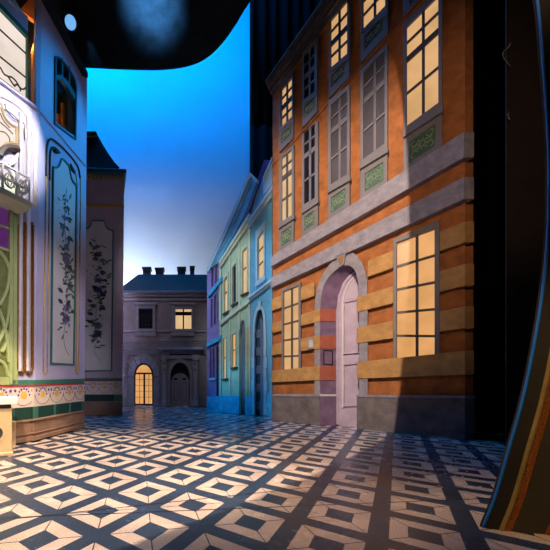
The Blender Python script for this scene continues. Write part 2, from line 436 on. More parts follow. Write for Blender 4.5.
W(403.3, 442.3, 23.6, -15, 133, 108, 406.8, 438.2, 26.4, -5, 125.5, 102.5, 407.2, 'warm', *two, sill=Q(402.8, 443, 131.5, 106, 111, 137.2), ap=AP(403.3, 442.3, 136.8, 110.8, 172, 147, 409.5, 435, 141.8, 123.6, 162.7, 145.5))
# top row
four = ((.5,), (.24, .76), (.52,))
W(279, 293.2, 83, 69, 131, 121.5, 281.6, 291.7, 89.3, 77.2, 126.8, 116.6, 282, 'warm', *four, ap=AP(279, 293.2, 131, 121.5, 151.8, 137.6, 281.4, 290.8, 134, 125, 143.5, 134))
W(302.3, 317.2, 53, 35.5, 104, 95, 303.8, 314.2, 54.8, 42.7, 99.5, 91.2, 304.4, 'glass', *four, ap=AP(302.3, 317.2, 104, 95, 127.5, 111, 304.2, 314.2, 106.5, 97, 117.5, 108.5))
W(328.8, 349.4, 14, -9, 72, 58.5, 330.8, 347, 19.7, 0, 67.5, 53.5, 331.2, 'warm', *four, ap=AP(328.8, 349.4, 72, 58.5, 97.5, 76.5, 331.5, 344.3, 75.3, 62, 87, 73.5))
W(360.7, 388, -36, -66, 33, 13, 363.3, 385, -31, -58, 28.6, 5.7, 363.9, 'warm', *four, ap=AP(360.7, 388, 33, 13, 62.4, 32.5, 364.6, 382.5, 35.6, 16, 49.5, 29.5))
W(403, 442, -88, -130, -12, -48, 407, 438, -80, -115, -17, -54, 407.4, 'glass', *four, ap=AP(403, 442, -12, -48, 15.5, -28, 409.5, 435, -9, -37, 5, -22))
# ground floor
five = ((), (.2, .4, .6, .8), (.5,))
W(281.6, 300.6, 289.2, 281.5, 374, 375.2, 283, 298.2, 291.6, 285.6, 372.6, 373.4, 285.4, 'warm', *five)
W(393.2, 439.6, 239, 219, 362.9, 366.4, 396.5, 434.5, 242.4, 228.4, 359, 363, 399.5, 'warm2', *five)
# arched opening (px on the wall plane), clockwise from bottom left
arc_in = crv([(320, 312), (321.2, 297), (324.3, 284.5), (330.5, 275.3), (338.5, 268.3), (347, 265.3), (354, 269.5), (357.6, 280), (358.6, 296), (358.8, 312)], 5)
arc_out = crv([(314.4, 312), (315.4, 296), (318.6, 282.5), (325.5, 269.5), (335, 259), (345.5, 252.5), (355.5, 254.3), (363.2, 265.5), (367, 282), (367.6, 312)], 5)
hole_d = [(320, base(320)-.3)] + arc_in + [(358.8, base(358.8)-.3)]
wall_px = [(272.6, base(272.6)), (272.6, joint(272.6)-3), (465, joint(465)-3), (465, base(465))]
loops = [OP.pts([(272.6, base(272.6)), (272.6, joint(272.6)-3), (465, joint(465)-3), (465, base(465))] , WD)]
# door cut: outline runs around the opening so that it stays open at the floor
loops = [OP.pts([(272.6, base(272.6)-.2), (272.6, joint(272.6)-3), (465, joint(465)-3), (465, base(465)-.2), (358.8, base(358.8)-.2)] + arc_in[::-1] + [(320, base(320)-.2)], WD)]
for w in wins: loops.append(OP.pts(mixq(w['outer'], w['inner'], .6), WD))
mb = MB(); mb.plate(loops, -OP.n*.12)
# right-hand return of the corner
Bp = OP.pt(465, 439.5, 0); RP = Plane((Bp.x, Bp.y), (1, 0))
mb.plate(RP.pts([(464.6, 438.8), (464.6, joint(465)-3), (473.2, joint(465)-3), (473.2, 438.8)], WD), Vector((0, 1.2, 0)))
mb.build('wall', M['orange'], ob)
# plinth, both sides of the door
for x0, x1 in ((271.4, 319.7), (356.6, 465)):
    mb = MB(); mb.plate(OP.pts([(x0, ptop(x0)), (x1, ptop(x1)), (x1, base(x1)), (x0, base(x0))]), -OP.n*.06)
    if x1 > 400: mb.plate(RP.pts([(464.9, 396.9), (475, 397), (475, 439.5), (464.9, 439.5)]), Vector((0, 1.2, 0)))
    mb.build('plinth', M['plinth'], ob, bevel=.008)
    x0, x1 = x0-.3, x1+.1
    mb = MB(); mb.plate(OP.pts([(x0, ptop(x0)-1), (x1, ptop(x1)-1), (x1, ptop(x1)+1.4), (x0, ptop(x0)+1.4)], .02), -OP.n*.08)
    if x1 > 400: mb.plate(RP.pts([(464.8, 396), (475.4, 396), (475.4, 398.2), (464.8, 398.2)], .02), Vector((0, 1.2, 0)))
    mb.build('plinth_cap', M['greystone'], ob)
# stone bands
for T, Bm, d in ((lowT, lowB, .05), (upT, upB, .05)):
    mb = MB(); mb.plate(OP.pts([(270.6, T(270.6)), (464, T(464)), (464, Bm(464)), (270.6, Bm(270.6))], d), -OP.n*(d-WD))
    mb.plate(RP.pts([(463.4, T(464)-.3), (474.3, T(464)-.3), (474.3, Bm(464)), (463.4, Bm(464))], .03), Vector((0, 1.2, 0)))
    mb.build('string_course', M['greystone'], ob, bevel=.01)
# thin ledge between the two upper window rows
led = ln((272.6, 164.5), (418.6, 3))
mb = MB(); mb.plate(OP.pts([(271.8, led(271.8)-1.2), (465, led(465)-1.6), (465, led(465)+1), (271.8, led(271.8)+.6)], WD+.035), -OP.n*.035)
mb.build('ledge', M['orange'], ob)
# ochre blocks: each rusticated course split by window and door
for T, Bm in rows:
    segs = [(271.2, 281.6), (300.6, 319.8), (356.6, 393.2), (439.6, 464.6)]
    if T is rows[0][0]: segs = [(271.2, 281.6), (300.6, 314.2), (367.6, 393.2), (439.6, 464.6)]
    if T is rows[3][0]: segs = [(271.2, 319.8), (356.6, 464.6)]
    for i, (x0, x1) in enumerate(segs):
        mb = MB()
        mb.plate(OP.pts([(x0, T(x0)), (x1, T(x1)), (x1, Bm(x1)), (x0, Bm(x0))]), OP.n*WD)
        if i == len(segs)-1:
            mb.plate(RP.pts([(464.4, T(464.8)), (474.4, T(464.8)-.5), (474.4, Bm(464.8)), (464.4, Bm(464.8))]), Vector((0, 1.2, 0)))
        mb.build('stone_block', M['ochre'], ob, bevel=.012)
# windows
for w in wins:
    gz = -.055 if w['ap'] else -.085
    window(ob, OP, w['outer'], w['inner'], M[w['kind']], M['frame'], M['frame'] if w['kind'] in ('glass', 'blind') else M['bar'], -.005, min(gz, -.10), gz, w['bh'], w['bv'], w['glass'], w['sill'], w['ap'], w['th'], bw=.024 if w['th'] == (.5,) and not w['ap'] else .042)
# archivolt + stone jambs
mb = MB(); mb.strip(OP.pts(arc_out, -.015), OP.pts(arc_in, -.015), OP.n*-.06)
for x0, x1, y0 in ((314.3, 320, 311.8), (358.8, 367.6, 311.8)):
    mb.plate(OP.pts([(x0, y0), (x1, y0), (x1, base(x1)-.3), (x0, base(x0)-.3)], -.017), OP.n*-.06)
mb.build('arch_surround', M['greystone'], ob, bevel=.006)
mb = MB(); mb.plate(OP.pts([(335.6, 255.5), (345.8, 251.6), (343.6, 264.4), (338.4, 267.6)], .05), OP.n*-.1)
mb.m = 1; mb.plate(OP.pts([(337.6, 257.6), (343.6, 255.2), (342.4, 263.4), (339.3, 265.4)], .058), OP.n*-.05)
mb.build('keystone', [M['greystone'], M['keystone']], ob, bevel=.008)
# splayed reveal, door leaf
DD = -.285
dp_px = [(336, 425.0)] + crv([(336, 312), (338.2, 295), (343, 282.5), (349.5, 274.6), (355.5, 270.3), (362, 272.5), (366.5, 281), (368, 296), (368.4, 312)], 5) + [(368.4, 428.0)]
op_px = [(320, base(320)-.3)] + crv([(320, 312), (321.4, 297), (325, 284), (331.5, 275), (340, 268.2), (348, 265.6), (354, 269.8), (357.6, 281), (358.8, 312)], 5) + [(358.8, base(358.8)-.3)]
mb = MB(); mb.loft(OP.pts(op_px, -.03), OP.pts(dp_px, DD)); mb.loft(OP.pts(op_px, -.03), OP.pts(shrinkq(op_px, 1), -.2)) if False else None
mb.build('door_reveal', M['reveal'], ob)
P0, Q0 = OP.pt(320, base(320), -.03), OP.pt(336, 425.2, DD)
JP = Plane((P0.x, P0.y), (Q0.x-P0.x, Q0.y-P0.y))
for T, Bm in rows:
    y0, y1 = T(320), Bm(320)
    if T is rows[0][0]: continue
    mb = MB(); mb.plate(JP.pts([(319.9, y0), (336, y0+.4), (336, y1+.4), (319.9, y1)], .018), -JP.n*.03); mb.build('reveal_block', M['redblock'], ob, bevel=.006)
mb = MB(); mb.plate(JP.pts([(319.9, 395.2), (336.4, 395.6), (336.4, 425.6), (319.9, 425.6)], .02), -JP.n*.03); mb.m = 1
mb.plate(JP.pts([(319.9, 394.2), (336.6, 394.4), (336.6, 396.2), (319.9, 396.2)], .03), -JP.n*.03)
mb.build('reveal_plinth', [M['reveal'], M['whitetrim']], ob, bevel=.004)
mb = MB(); q1, q2 = Q(323.6, 333, 350, 350.4, 365, 364.6), Q(324.4, 332.2, 350.9, 351.2, 364.1, 363.8)
mb.ring(JP.pts(q1, .012), JP.pts(q2, .012), -JP.n*.02); mb.build('reveal_hatch', M['dark'], ob)
dr_px = [(336, 425.3), (336, 312), (338.2, 295), (343, 282.5), (349.5, 274.6), (355.5, 270.3), (362, 272.5), (366.5, 281), (368, 296), (368.4, 428.4)]
mb = MB(); mb.plate(OP.pts(dr_px, DD), -OP.n*.05)
# raised mouldings of the leaf
mould = [(342.4, 420), (342.4, 308), (344, 296), (348, 285), (353.5, 277.5), (358.5, 274.6)]
mb.m = 1
mb.tube(OP.pts([(342.4, 408)] + crv(mould[1:], 5), DD+.012), .016, 6)
mb.m = 0
mb.tube(OP.pts([(337.5, 424)] + crv([(337.6, 312), (340, 296), (344.6, 284), (351, 276), (356, 272.6)], 5), DD+.015), .026, 6)
for q in (Q(343.2, 364, 362.9, 361, 405.4, 406.4), Q(343.2, 364, 300, 296, 352.4, 354)):
    mb.m = 0; mb.ring(OP.pts(q, DD+.035), OP.pts(shrinkq(q, .9), DD+.035), -OP.n*.04)
    mb.m = 1; mb.tube(OP.pts(q, DD+.035), .008, 5, True)
door = mb.build('door', [M['doorlav'], M['whitetrim']], ob)
mb = MB(); mb.plate(OP.pts([(326, 425.9), (362, 429.2), (362, 430.2), (326, 426.9)], -.06), -OP.n*.2 + Vector((0, 0, 0))); mb.build('threshold', M['whitetrim'], ob)
mb = MB(); pq = Q(307.6, 313.8, 338.6, 337.4, 348.4, 349.4)
mb.plate(OP.pts(pq, .02), -OP.n*.03); mb.m = 1
mb.ring(OP.pts(pq, .026), OP.pts(shrinkq(pq, .72), .026), -OP.n*.01)
mb.build('plaque', [M['plaque'], M['greystone']], ob, label='small pale plaque beside the door')
# cornice: stepped profile
J0, J1 = OP.pt(271.6, joint(271.6), WD), OP.pt(466, joint(466), WD)
mb = MB()
prof = [(WD+.04, -.05, .04), (-.02, .0, .07), (.03, .05, .10), (.07, .085, .15), (.11, .14, .19), (.14, .18, .23)]
for d, z0, z1 in prof:
    a = J0+OP.n*(d-WD)-OP.e*(d*.3); b = J1+OP.n*(d-WD)
    mb.plate([a+Vector((0, 0, z0)), b+Vector((0, 0, z0*1.15)), b+Vector((0, 0, z1*1.3)), a+Vector((0, 0, z1))], -OP.n*(d-WD+.1))
mb.build('cornice', M['cornice'], ob, bevel=.01)
mb = MB(); a = J0+OP.n*.2+OP.e*.1; b = J1+OP.n*.2
up = Vector((0, 0, .28)); mb.plate([a+up, b+up*1.3, b+Vector((0, 0, 1.5))-OP.n*.7, a+Vector((0, 0, 1.1))-OP.n*.7+OP.e*.35], -OP.n*.1)
mb.build('roof', M['roofdark'], ob)

# ================================================================== STREET OF SMALL TOWNHOUSES
SP = floor_plane((207, 411.5), (271, 417))
sb = ln((207, 411.5), (271, 417))
def small_window(parent, outer, inner, pane, frame, sill=None, df=.03, sill_m=None, bars_h=(), bars_v=(), label=None):
    return window(parent, SP, outer, inner, pane, frame, M['sillbrown'], df, -.07, -.08, bars_h, bars_v, sill=sill, sill_m=sill_m, bw=.03, label=label)
def band(parent, name, p0, p1, t0, t1, d, m, back=-.02, plane=None, caps=None):
    pl = plane or SP
    mb = MB(); mb.plate(pl.pts([p0, p1, (p1[0], p1[1]+t1), (p0[0], p0[1]+t0)], d), -pl.n*(d-back))
    if caps:
        mb.plate(pl.pts([(p0[0]-.4, p0[1]-1), (p1[0]+.3, p1[1]-1), (p1[0]+.3, p1[1]+t1*.35), (p0[0]-.4, p0[1]+t0*.35)], d+.05), -pl.n*(d+.05-back))
        mb.plate(pl.pts([(p0[0]-.2, p0[1]+t0*.4), (p1[0], p1[1]+t1*.4), (p1[0], p1[1]+t1*.6), (p0[0]-.2, p0[1]+t0*.6)], d+.02), -pl.n*(d+.02-back))
    return mb.build(name, m, parent, bevel=.006)
# ---- purple house
ph = thing('townhouse', 'narrow violet townhouse with cyan ledges at the far end of the street', 'building', SP.pt(213, 412))
top = ln((206.8, 270.5), (219.8, 240))
wq = []
for x0, x1, ya, yb, yc, yd, pm in ((211.2, 213.2, 270, 266, 286, 288, 'glass'), (214.8, 217, 265, 260, 281.5, 284, 'redpane'), (218.6, 221, 258, 253, 277, 279.5, 'warm3')):
    wq.append((Q(x0-.5, x1+.5, ya-1.2, yb-1, yc+1, yd+1), Q(x0, x1, ya, yb, yc, yd), pm))
for x0, x1, ya, yb, yc, yd, pm in ((210.5, 212.4, 300, 298, 325.5, 327.5, 'glass'), (213.9, 215.9, 296.5, 294, 322.5, 324.8, 'redpane'), (217.5, 219.4, 292, 289.5, 319.5, 321.5, 'glass')):
    wq.append((Q(x0-.4, x1+.4, ya-1, yb-1, yc+1, yd+1), Q(x0, x1, ya, yb, yc, yd), pm))
for x0, x1, ya, yb, yc, yd, pm in ((209.8, 211.4, 350, 349, 377.6, 378, 'redpane'), (212.6, 214.4, 348.4, 347, 377.2, 377.6, 'redpane')):
    wq.append((Q(x0-.4, x1+.4, ya-1, yb-1, yc+.7, yd+.7), Q(x0, x1, ya, yb, yc, yd), pm))
mb = MB(); mb.plate([SP.pts([(207, 411.4), (207, 270.5), (222, 240), (222, 412.8)], 0)] + [SP.pts(mixq(a, b, .5), 0) for a, b, c in wq], -SP.n*.12)
mb.build('wall', M['purple'], ph)
for a, b, c in wq: small_window(ph, a, b, M[c], M['purple'], df=.015)
band(ph, 'sill', (208.8, 378.2), (215.2, 377.8), 2, 2, .07, M['blueL'])
mb = MB(); mb.plate(SP.pts([(206.6, 397), (218, 396), (218, 412.6), (206.6, 411.5)], .03), -SP.n*.05); mb.build('plinth', M['cyanbase'], ph)
band(ph, 'ledge', (206.4, 343.2), (220.6, 335), 4, 4.4, .1, M['cyanbase'])
band(ph, 'ledge', (207.6, 294), (221.4, 276.4), 4, 4.4, .1, M['cyanbase'])
dq = Q(216.4, 218.2, 346, 345, 412, 412)
mb = MB(); mb.plate(SP.pts(dq, .012), -SP.n*.02); mb.build('door', M['dark'], ph, label='dark narrow doorway')
mb = MB(); mb.plate(SP.pts([(206.2, 270.8), (213, 254.5), (222, 235), (249, 171.6), (257, 179.8), (247.4, 207), (236, 231), (224, 252), (219, 262)], .06), -SP.n*.12)
mb.m = 1
o1 = [(206.2, 270.8), (222, 235), (235.5, 203), (249, 171.4)]; o2 = [(208.6, 271), (224.6, 236.5), (237.8, 205.5), (250.6, 175.6)]
mb.strip(SP.pts(o1, .1), SP.pts(o2, .1), -SP.n*.1)
mb.strip(SP.pts([(249, 171.2), (257.3, 179.5)], .1), SP.pts([(249.4, 175), (256.6, 182.8)], .1), -SP.n*.1)
mb.strip(SP.pts([(211, 267), (226.5, 237), (239, 208.5), (250.4, 180)], .08), SP.pts([(211.8, 267), (227.3, 237), (239.8, 208.5), (251.2, 180)], .08), -SP.n*.05)
mb.build('roof', [M['blue'], M['blueL']], ph)
# ---- green house
gh = thing('townhouse', 'pale mint green townhouse with purple roof between the violet and blue houses', 'building', SP.pt(234, 414))
gw = []
for x0, xg, x1, ya, yb, yc, yd, pm in ((241.8, 243.4, 246.6, 251.5, 246.4, 291.4, 294.6, 'warm3'), (232.2, 233, 235.8, 267.5, 262.6, 301.2, 305, 'glass'), (223.6, 224.2, 227, 280.5, 275.6, 310, 313.6, 'warm3')):
    gw.append((Q(x0-1, x1+1, ya-4, yb-4, yc+.6, yd+.6), Q(x0, x1, ya, yb, yc, yd), pm, (.45,)))
for x0, x1, ya, yb, yc, yd, pm in ((222.8, 225.4, 338.6, 337.3, 378, 378.6, 'warm3'), (231.6, 235, 334.8, 333, 366.4, 367.2, 'warm2')):
    gw.append((Q(x0-.8, x1+.8, ya-1.6, yb-1.6, yc+.8, yd+.8), Q(x0, x1, ya, yb, yc, yd), pm, (.5,)))
garc = crv([(239.2, 336), (239.6, 328), (240.8, 322.5), (242.6, 320), (244.4, 322), (245.2, 328), (245.4, 336)], 4)
mb = MB()
mb.plate([SP.pts([(218.6, 412.5), (218.6, 268), (250, 221), (250, 415.1), (245.4, sb(245.4)-.1)] + garc[::-1] + [(239.2, sb(239.2)-.1)], 0)] + [SP.pts(mixq(a, b, .5), 0) for a, b, c, d in gw], -SP.n*.12)
mb.build('wall', M['green'], gh)
for a, b, c, hb in gw:
    s = Q(a[0][0]-.4, a[1][0]+.6, a[3][1]-.6, a[2][1]-.6, a[2][1]+1, a[3][1]+1.2)
    small_window(gh, a, b, M[c], M['greenL'], sill=s, sill_m=M['sillbrown'], bars_h=hb)
mb = MB(); mb.plate(SP.pts([(238.6, 413.9), (238.6, 330)] + garc + [(246, 330), (246, 414.6)], -.11), -SP.n*.03); mb.build('door', M['bluegrey'], gh, label='blue-grey arched door')
mb = MB(); mb.strip(SP.pts([(239.2, 413.9)] + garc + [(245.4, 414.5)], 0), SP.pts([(239.2, 413.9)] + garc + [(245.4, 414.5)], -.115), SP.n*.003); mb.build('door_reveal', M['greenL'], gh)
for x, m, y0f in ((220.2, 'greenL', None), (229.6, 'greenL', None), (239, 'greenL', None), (249.2, 'greenL', None)):
    ytop = ln((218.6, 270), (250, 225))(x)
    for ya, yb in ((ytop, ln((219.6, 322), (249.5, 299.5))(x)), (ln((219.6, 326), (249.5, 303))(x), 396 if x < 240 and x != 239 else (330 if x == 239 else 396))):
        mb = MB(); mb.plate(SP.pts([(x-.8, ya), (x+.8, ya-1), (x+.8, yb), (x-.8, yb)], .035), -SP.n*.05); mb.build('pilaster', M[m], gh)
mb = MB(); mb.plate(SP.pts([(246.4, 328), (248.3, 326.5), (248.3, 397), (246.4, 397)], .05), -SP.n*.06); mb.build('pilaster', M['yellow'], gh, label='straw yellow strip beside the arched door')
for x0, x1 in ((218.4, 239), (245.6, 250)):
    mb = MB(); mb.plate(SP.pts([(x0, 395.8), (x1, 395.8), (x1, sb(x1)), (x0, sb(x0))], .05), -SP.n*.07); mb.build('plinth', M['cyanbase'], gh)
band(gh, 'ledge', (219.4, 321.5), (249.6, 298), 4, 4, .09, M['greenL'])
band(gh, 'cornice', (219.2, 262.5), (248.6, 213.6), 6, 11, .1, M['greenL'], caps=True)
mb = MB()
mb.plate(SP.pts([(222, 259), (236, 232), (247, 207), (257, 180), (264, 160), (270, 160), (264.5, 176), (257, 198), (250, 215), (240, 232)], -.06), -SP.n*.2)
mb.build('roof', M['purpleroof'], gh)
# ---- blue house
bh = thing('townhouse', 'sky blue townhouse with arched doorway right beside the orange building', 'building', SP.pt(260, 416))
bo, bi = Q(255.4, 264.6, 231.5, 220.5, 279.4, 287.2), Q(257.2, 263.2, 238, 229, 275.6, 281)
barc_o = crv([(252.3, 345), (252.8, 326), (254.2, 314), (256.6, 307), (259.6, 304.3), (262.6, 306.5), (264.8, 314), (265.8, 327), (266.2, 345)], 5)
barc_i = crv([(254.2, 345), (254.5, 330), (255.4, 319.5), (257.2, 312.4), (259.7, 309), (261.8, 311.5), (263, 319), (263.4, 330), (263.4, 345)], 5)
mb = MB()
mb.plate([SP.pts([(249.6, 415.1), (249.6, 226), (272, 192), (272, 417), (263.4, sb(263.4)-.1)] + barc_i[::-1] + [(254.2, sb(254.2)-.1)], 0), SP.pts(mixq(bo, bi, .5), 0)], -SP.n*.12)
mb.build('wall', M['blue'], bh)
small_window(bh, bo, bi, M['warm3'], M['blueL'], sill=Q(254.6, 264.8, 284.4, 276.8, 279.6, 287.6), sill_m=M['blueL'], bars_h=(.36, .68), df=.05)
band(bh, 'cornice', (248.2, 221.6), (272, 185.2), 7, 11, .12, M['blueL'], caps=True)
band(bh, 'ledge', (248.6, 297.4), (272, 278.6), 4, 4.6, .1, M['blueL'], caps=True)
mb = MB(); mb.strip(SP.pts(barc_o, .05), SP.pts(barc_i, .05), -SP.n*.06)
for k in range(6):                                  # toothed jamb stones
    ya, yb = 345+k*11.6, 345+(k+1)*11.6; w = .9 if k % 2 else 0
    for x0, x1 in ((252.4-w, 254.2), (263.4, 266+w)):
        mb.plate(SP.pts([(x0, ya+.3), (x1, ya+.3), (x1, min(yb, 415)), (x0, min(yb, 414.6))], .05), -SP.n*.06)
mb.plate(SP.pts([(258, 302), (261, 300.4), (260.4, 309), (258.6, 310)], .075), -SP.n*.07)
mb.build('arch_surround', M['blueL'], bh, bevel=.004)
DS = -.1
mb = MB(); mb.plate(SP.pts([(253.8, 415), (253.8, 340)] + barc_i + [(264, 340), (264, 415.8)], DS), -SP.n*.03); mb.m = 1
for k in range(5):
    ya = 330+k*18; mb.plate(SP.pts([(254, ya), (260.4, ya-.8), (260.4, ya+7.5), (254, ya+8)], DS+.025), -SP.n*.04)
mb.m = 1; mb.plate(SP.pts([(260.2, 318), (263.6, 322), (263.6, 415.6), (260.2, 415.4)], DS+.02), -SP.n*.03)
mb.build('door', [M['teal'], M['bluegrey']], bh, label='teal door crossed by blue-grey stone courses')
for pp in ([(249.4, 396), (252.2, 396), (252.2, 415.4), (249.4, 415.1)], [(266.6, 395), (271.8, 395), (271.8, 417), (266.6, 416.6)]):
    mb = MB(); mb.plate(SP.pts(pp, .05), -SP.n*.07); mb.build('plinth', M['cyanbase'], bh)
mb = MB(); mb.plate(SP.pts([(249.4, 219.5), (256, 196), (263, 177.5), (272, 158), (272, 185)], -.02), -SP.n*.14); mb.m = 1
mb.plate(SP.pts([(263.2, 195), (263.2, 177.5), (272, 158), (272, 184)], .03), -SP.n*.06)
mb.strip(SP.pts([(262.6, 177.4), (272, 156.5)], .06), SP.pts([(263, 180), (272, 160)], .06), -SP.n*.08)
mb.build('roof', [M['blue'], M['blueL']], bh)

# ================================================================== GREY HOUSE AT THE END
HP = floor_plane((124, 407), (207, 407))
hh = thing('house', 'two-storey grey brown stone house closing the end of the street', 'building', HP.pt(166, 407))
def ell(cx, cy, rx, ry, k=14): return [(cx-rx*math.cos(math.pi*t/k), cy-ry*math.sin(math.pi*t/k)) for t in range(k+1)]
larc, larc_o = ell(143.7, 376, 9.7, 12.8), ell(143.7, 376, 15.9, 23)
rarc, rarc_o = ell(180, 376, 9.6, 13.6), ell(180, 376, 12.4, 17.6)
hw = [(Q(135.6, 155.2, 303.7, 303.7, 329.8, 329.8), Q(138.6, 152.6, 308.2, 308.2, 328.6, 328.6), 'glass'), (Q(171.6, 193.2, 303.7, 303.7, 329.8, 329.8), Q(175.4, 191.4, 308.4, 308.4, 328.8, 328.8), 'warm3')]
mb = MB()
mb.plate([HP.pts([(116, 407), (116, 292), (212, 292), (212, 407), (189.6, 407)] + rarc[::-1] + [(170.4, 407), (153.4, 407)] + larc[::-1] + [(134, 407)])] + [HP.pts(mixq(a, b, .5)) for a, b, c in hw], -HP.n*.25)
mb.build('wall', M['house'], hh)
for (a, b, c) in hw:
    window(hh, HP, a, b, M[c], M['houseL'], M['dark'], .06, -.1, -.1, (.22, .42, .61, .8) if c == 'glass' else (.28,), (.26, .5, .74) if c == 'glass' else (.5,), sill=Q(a[0][0]-2, a[1][0]+2, 329.6, 329.6, 331.4, 331.4), thick=(.25,), bw=.05 if c != 'glass' else .03)
    mb = MB(); mb.plate(HP.pts(Q(a[0][0]-1.6, a[1][0]+1.6, 302, 302, 304.4, 304.4), .16), -HP.n*.16); mb.build('window_hood', M['houseL'], hh)
    mb = MB(); mb.plate(HP.pts(Q(a[0][0]-1, a[1][0]+1, 331.4, 331.4, 336, 336), .08), -HP.n*.1); mb.build('apron_panel', M['houseL'], hh, bevel=.02)
for y0, y1, d in ((330, 332, .07), (297.6, 300.6, .1), (293, 296.4, .2), (290.6, 293, .32)):
    mb = MB(); mb.plate(HP.pts(Q(115, 212, y0, y0, y1, y1), d), -HP.n*(d+.02)); mb.build('cornice' if y1 < 320 else 'string_course', M['houseL'], hh, bevel=.01)
# rusticated courses and quoins
mb = MB()
for i in range(7):
    y0 = 339.4+i*2.3
    mb.plate(HP.pts(Q(117, 212, y0, y0, y0+1.8, y0+1.8), .05), -HP.n*.06)
for i in range(22):
    y0 = 356+i*2.3
    for x0, x1 in ((124, 127.6 if i % 2 else 129), (159 if i % 2 else 160.4, 162), (197.6 if i % 2 else 198.6, 205)):
        mb.plate(HP.pts(Q(x0, x1, y0, y0, y0+1.8, y0+1.8), .05), -HP.n*.06)
mb.build('rustication', M['house'], hh)
mb = MB(); n = len(larc)
for i in range(0, n-1, 2):                          # voussoirs of the lit arch
    j = min(i+2, n-1); a, b = larc_o[i], larc_o[j]; c, d = larc[j], larc[i]
    mb.plate(HP.pts(shrinkq([a, b, c, d], .93), .06), -HP.n*.07)
for k in range(8):
    y0 = 378+k*3.6
    for x0, x1 in ((128+(k % 2)*.8, 134), (153.4, 159.4-(k % 2)*.8)): mb.plate(HP.pts(Q(x0, x1, y0, y0, y0+3.2, y0+3.2), .06), -HP.n*.07)
mb.build('voussoirs', M['houseL'], hh)
# lit arched french door
mb = MB(); inn = [(135.2, 403.8)] + [(lerp(143.7, x, .86), lerp(385, y, .93)) for x, y in larc] + [(152.2, 403.8)]
out = [(133.8, 405.6)] + larc + [(153.6, 405.6)]
mb.ring(HP.pts(out, -.06), HP.pts(inn, -.06), -HP.n*.06)
mb.plate(HP.pts(Q(134.6, 152.8, 372.6, 372.6, 374.2, 374.2), -.05), -HP.n*.06)
mb.plate(HP.pts(Q(143.4, 145, 373, 373, 404, 404), -.05), -HP.n*.06)
for y in (379.4, 385.2, 391, 397): mb.plate(HP.pts(Q(135, 152.5, y, y, y+.35, y+.35), -.08), -HP.n*.03)
for x in (139.4, 148.6): mb.plate(HP.pts(Q(x, x+.35, 374, 374, 404, 404), -.08), -HP.n*.03)
d1 = mb.build('glazed_door', M['dark'], hh, label='warmly lit arched glazed door')
mb = MB(); mb.plate(HP.pts([(134, 405.6)] + larc + [(153.4, 405.6)], -.11), -HP.n*.02); mb.build('pane', M['warm2'], d1)
# right arched door
mb = MB(); mb.plate(HP.pts([(169.8, 406)] + rarc + [(190.2, 406)], -.14), -HP.n*.05); dk = mb.build('tympanum', M['dark'], hh)
leaf = [(171.2, 405.8)]+ell(180, 382, 8.8, 9)+[(188.8, 405.8)]
mb = MB(); mb.plate(HP.pts(leaf, -.09), -HP.n*.05); mb.m = 0
for x0, x1 in ((173.4, 178), (182, 186.6)):
    mb.m = 1; mb.plate(HP.pts(Q(x0+.4, x1-.4, 378, 378, 380, 380), -.085), -HP.n*.02)
    mb.m = 2; mb.ring(HP.pts(Q(x0, x1, 382, 382, 401, 401), -.08), HP.pts(Q(x0+.9, x1-.9, 383.4, 383.4, 399.6, 399.6), -.08), -HP.n*.02)
mb.m = 2; mb.plate(HP.pts(Q(179.5, 180.5, 373, 373, 405.6, 405.6), -.07), -HP.n*.02)
mb.build('door', [M['houseL'], M['dark'], M['house']], hh, label='grey panelled arched door')
mb = MB(); mb.strip(HP.pts([(167.6, 406)] + rarc_o + [(192.4, 406)], .08), HP.pts([(170.4, 406)] + rarc + [(189.6, 406)], .08), -HP.n*.22); mb.build('arch_surround', M['houseL'], hh)
mb = MB()
for x0, x1 in ((162.2, 166.6), (193.2, 197.6)):
    p_ = MB(); p_.plate(HP.pts(Q(x0, x1, 359, 359, 406.4, 406.4), .12), -HP.n*.13); p_.plate(HP.pts(Q(x0-.7, x1+.7, 400.5, 400.5, 406.6, 406.6), .18), -HP.n*.19)
    p_.plate(HP.pts(Q(x0-.7, x1+.7, 358, 358, 360, 360), .17), -HP.n*.18); p_.m = 1
    for y in (362.6, 369): p_.plate(HP.pts(Q(x0+1.5, x1-1.5, y, y, y+1.6, y+1.6), .128), -HP.n*.02)
    p_.build('pilaster', [M['houseL'], M['dark']], hh)
mb = MB(); mb.plate(HP.pts(Q(158, 203, 346.6, 346.6, 349.4, 349.4), .32), -HP.n*.34); mb.plate(HP.pts(Q(160, 201, 349.2, 349.2, 351.4, 351.4), .2), -HP.n*.22)
mb.plate(HP.pts(Q(161.4, 199.4, 351.4, 351.4, 358.4, 358.4), .1), -HP.n*.12); mb.m = 1
mb.plate(HP.pts(Q(169, 192, 354, 354, 355.2, 355.2), .106), -HP.n*.02)
mb.build('door_hood', [M['houseL'], M['dark']], hh)
# roof and chimneys
e0, e1 = HP.pt(114.5, 292.2, .34), HP.pt(214, 292.2, .34)
BK = Plane((0, HP.o.y+.5), (1, 0))
mb = MB(); mb.add([e0, e1, BK.pt(214, 274.6), BK.pt(138.4, 274.4), e0+Vector((0, 1.3, 0)), e1+Vector((0, 1.3, 0))], [[0, 1, 2, 3], [0, 3, 4], [3, 2, 5, 4], [1, 5, 2], [0, 4, 5, 1]])
mb.build('roof', M['slate'], hh)
for x0, x1, y0 in ((142.8, 151.4, 268.6), (155.4, 164.2, 269.2), (177.2, 186, 268.4), (189.8, 194.6, 267.6)):
    mb = MB(); a, b = BK.pt(x0, 277, -.2), BK.pt(x1, y0, -.2)
    c = (a+b)/2; mb.box((c.x, c.y, c.z), abs(b.x-a.x)*.86, .3, abs(b.z-a.z)); mb.box((c.x, c.y, b.z-.03), abs(b.x-a.x)*1.06, .36, .07)
    mb.build('chimney', M['brick'], hh)

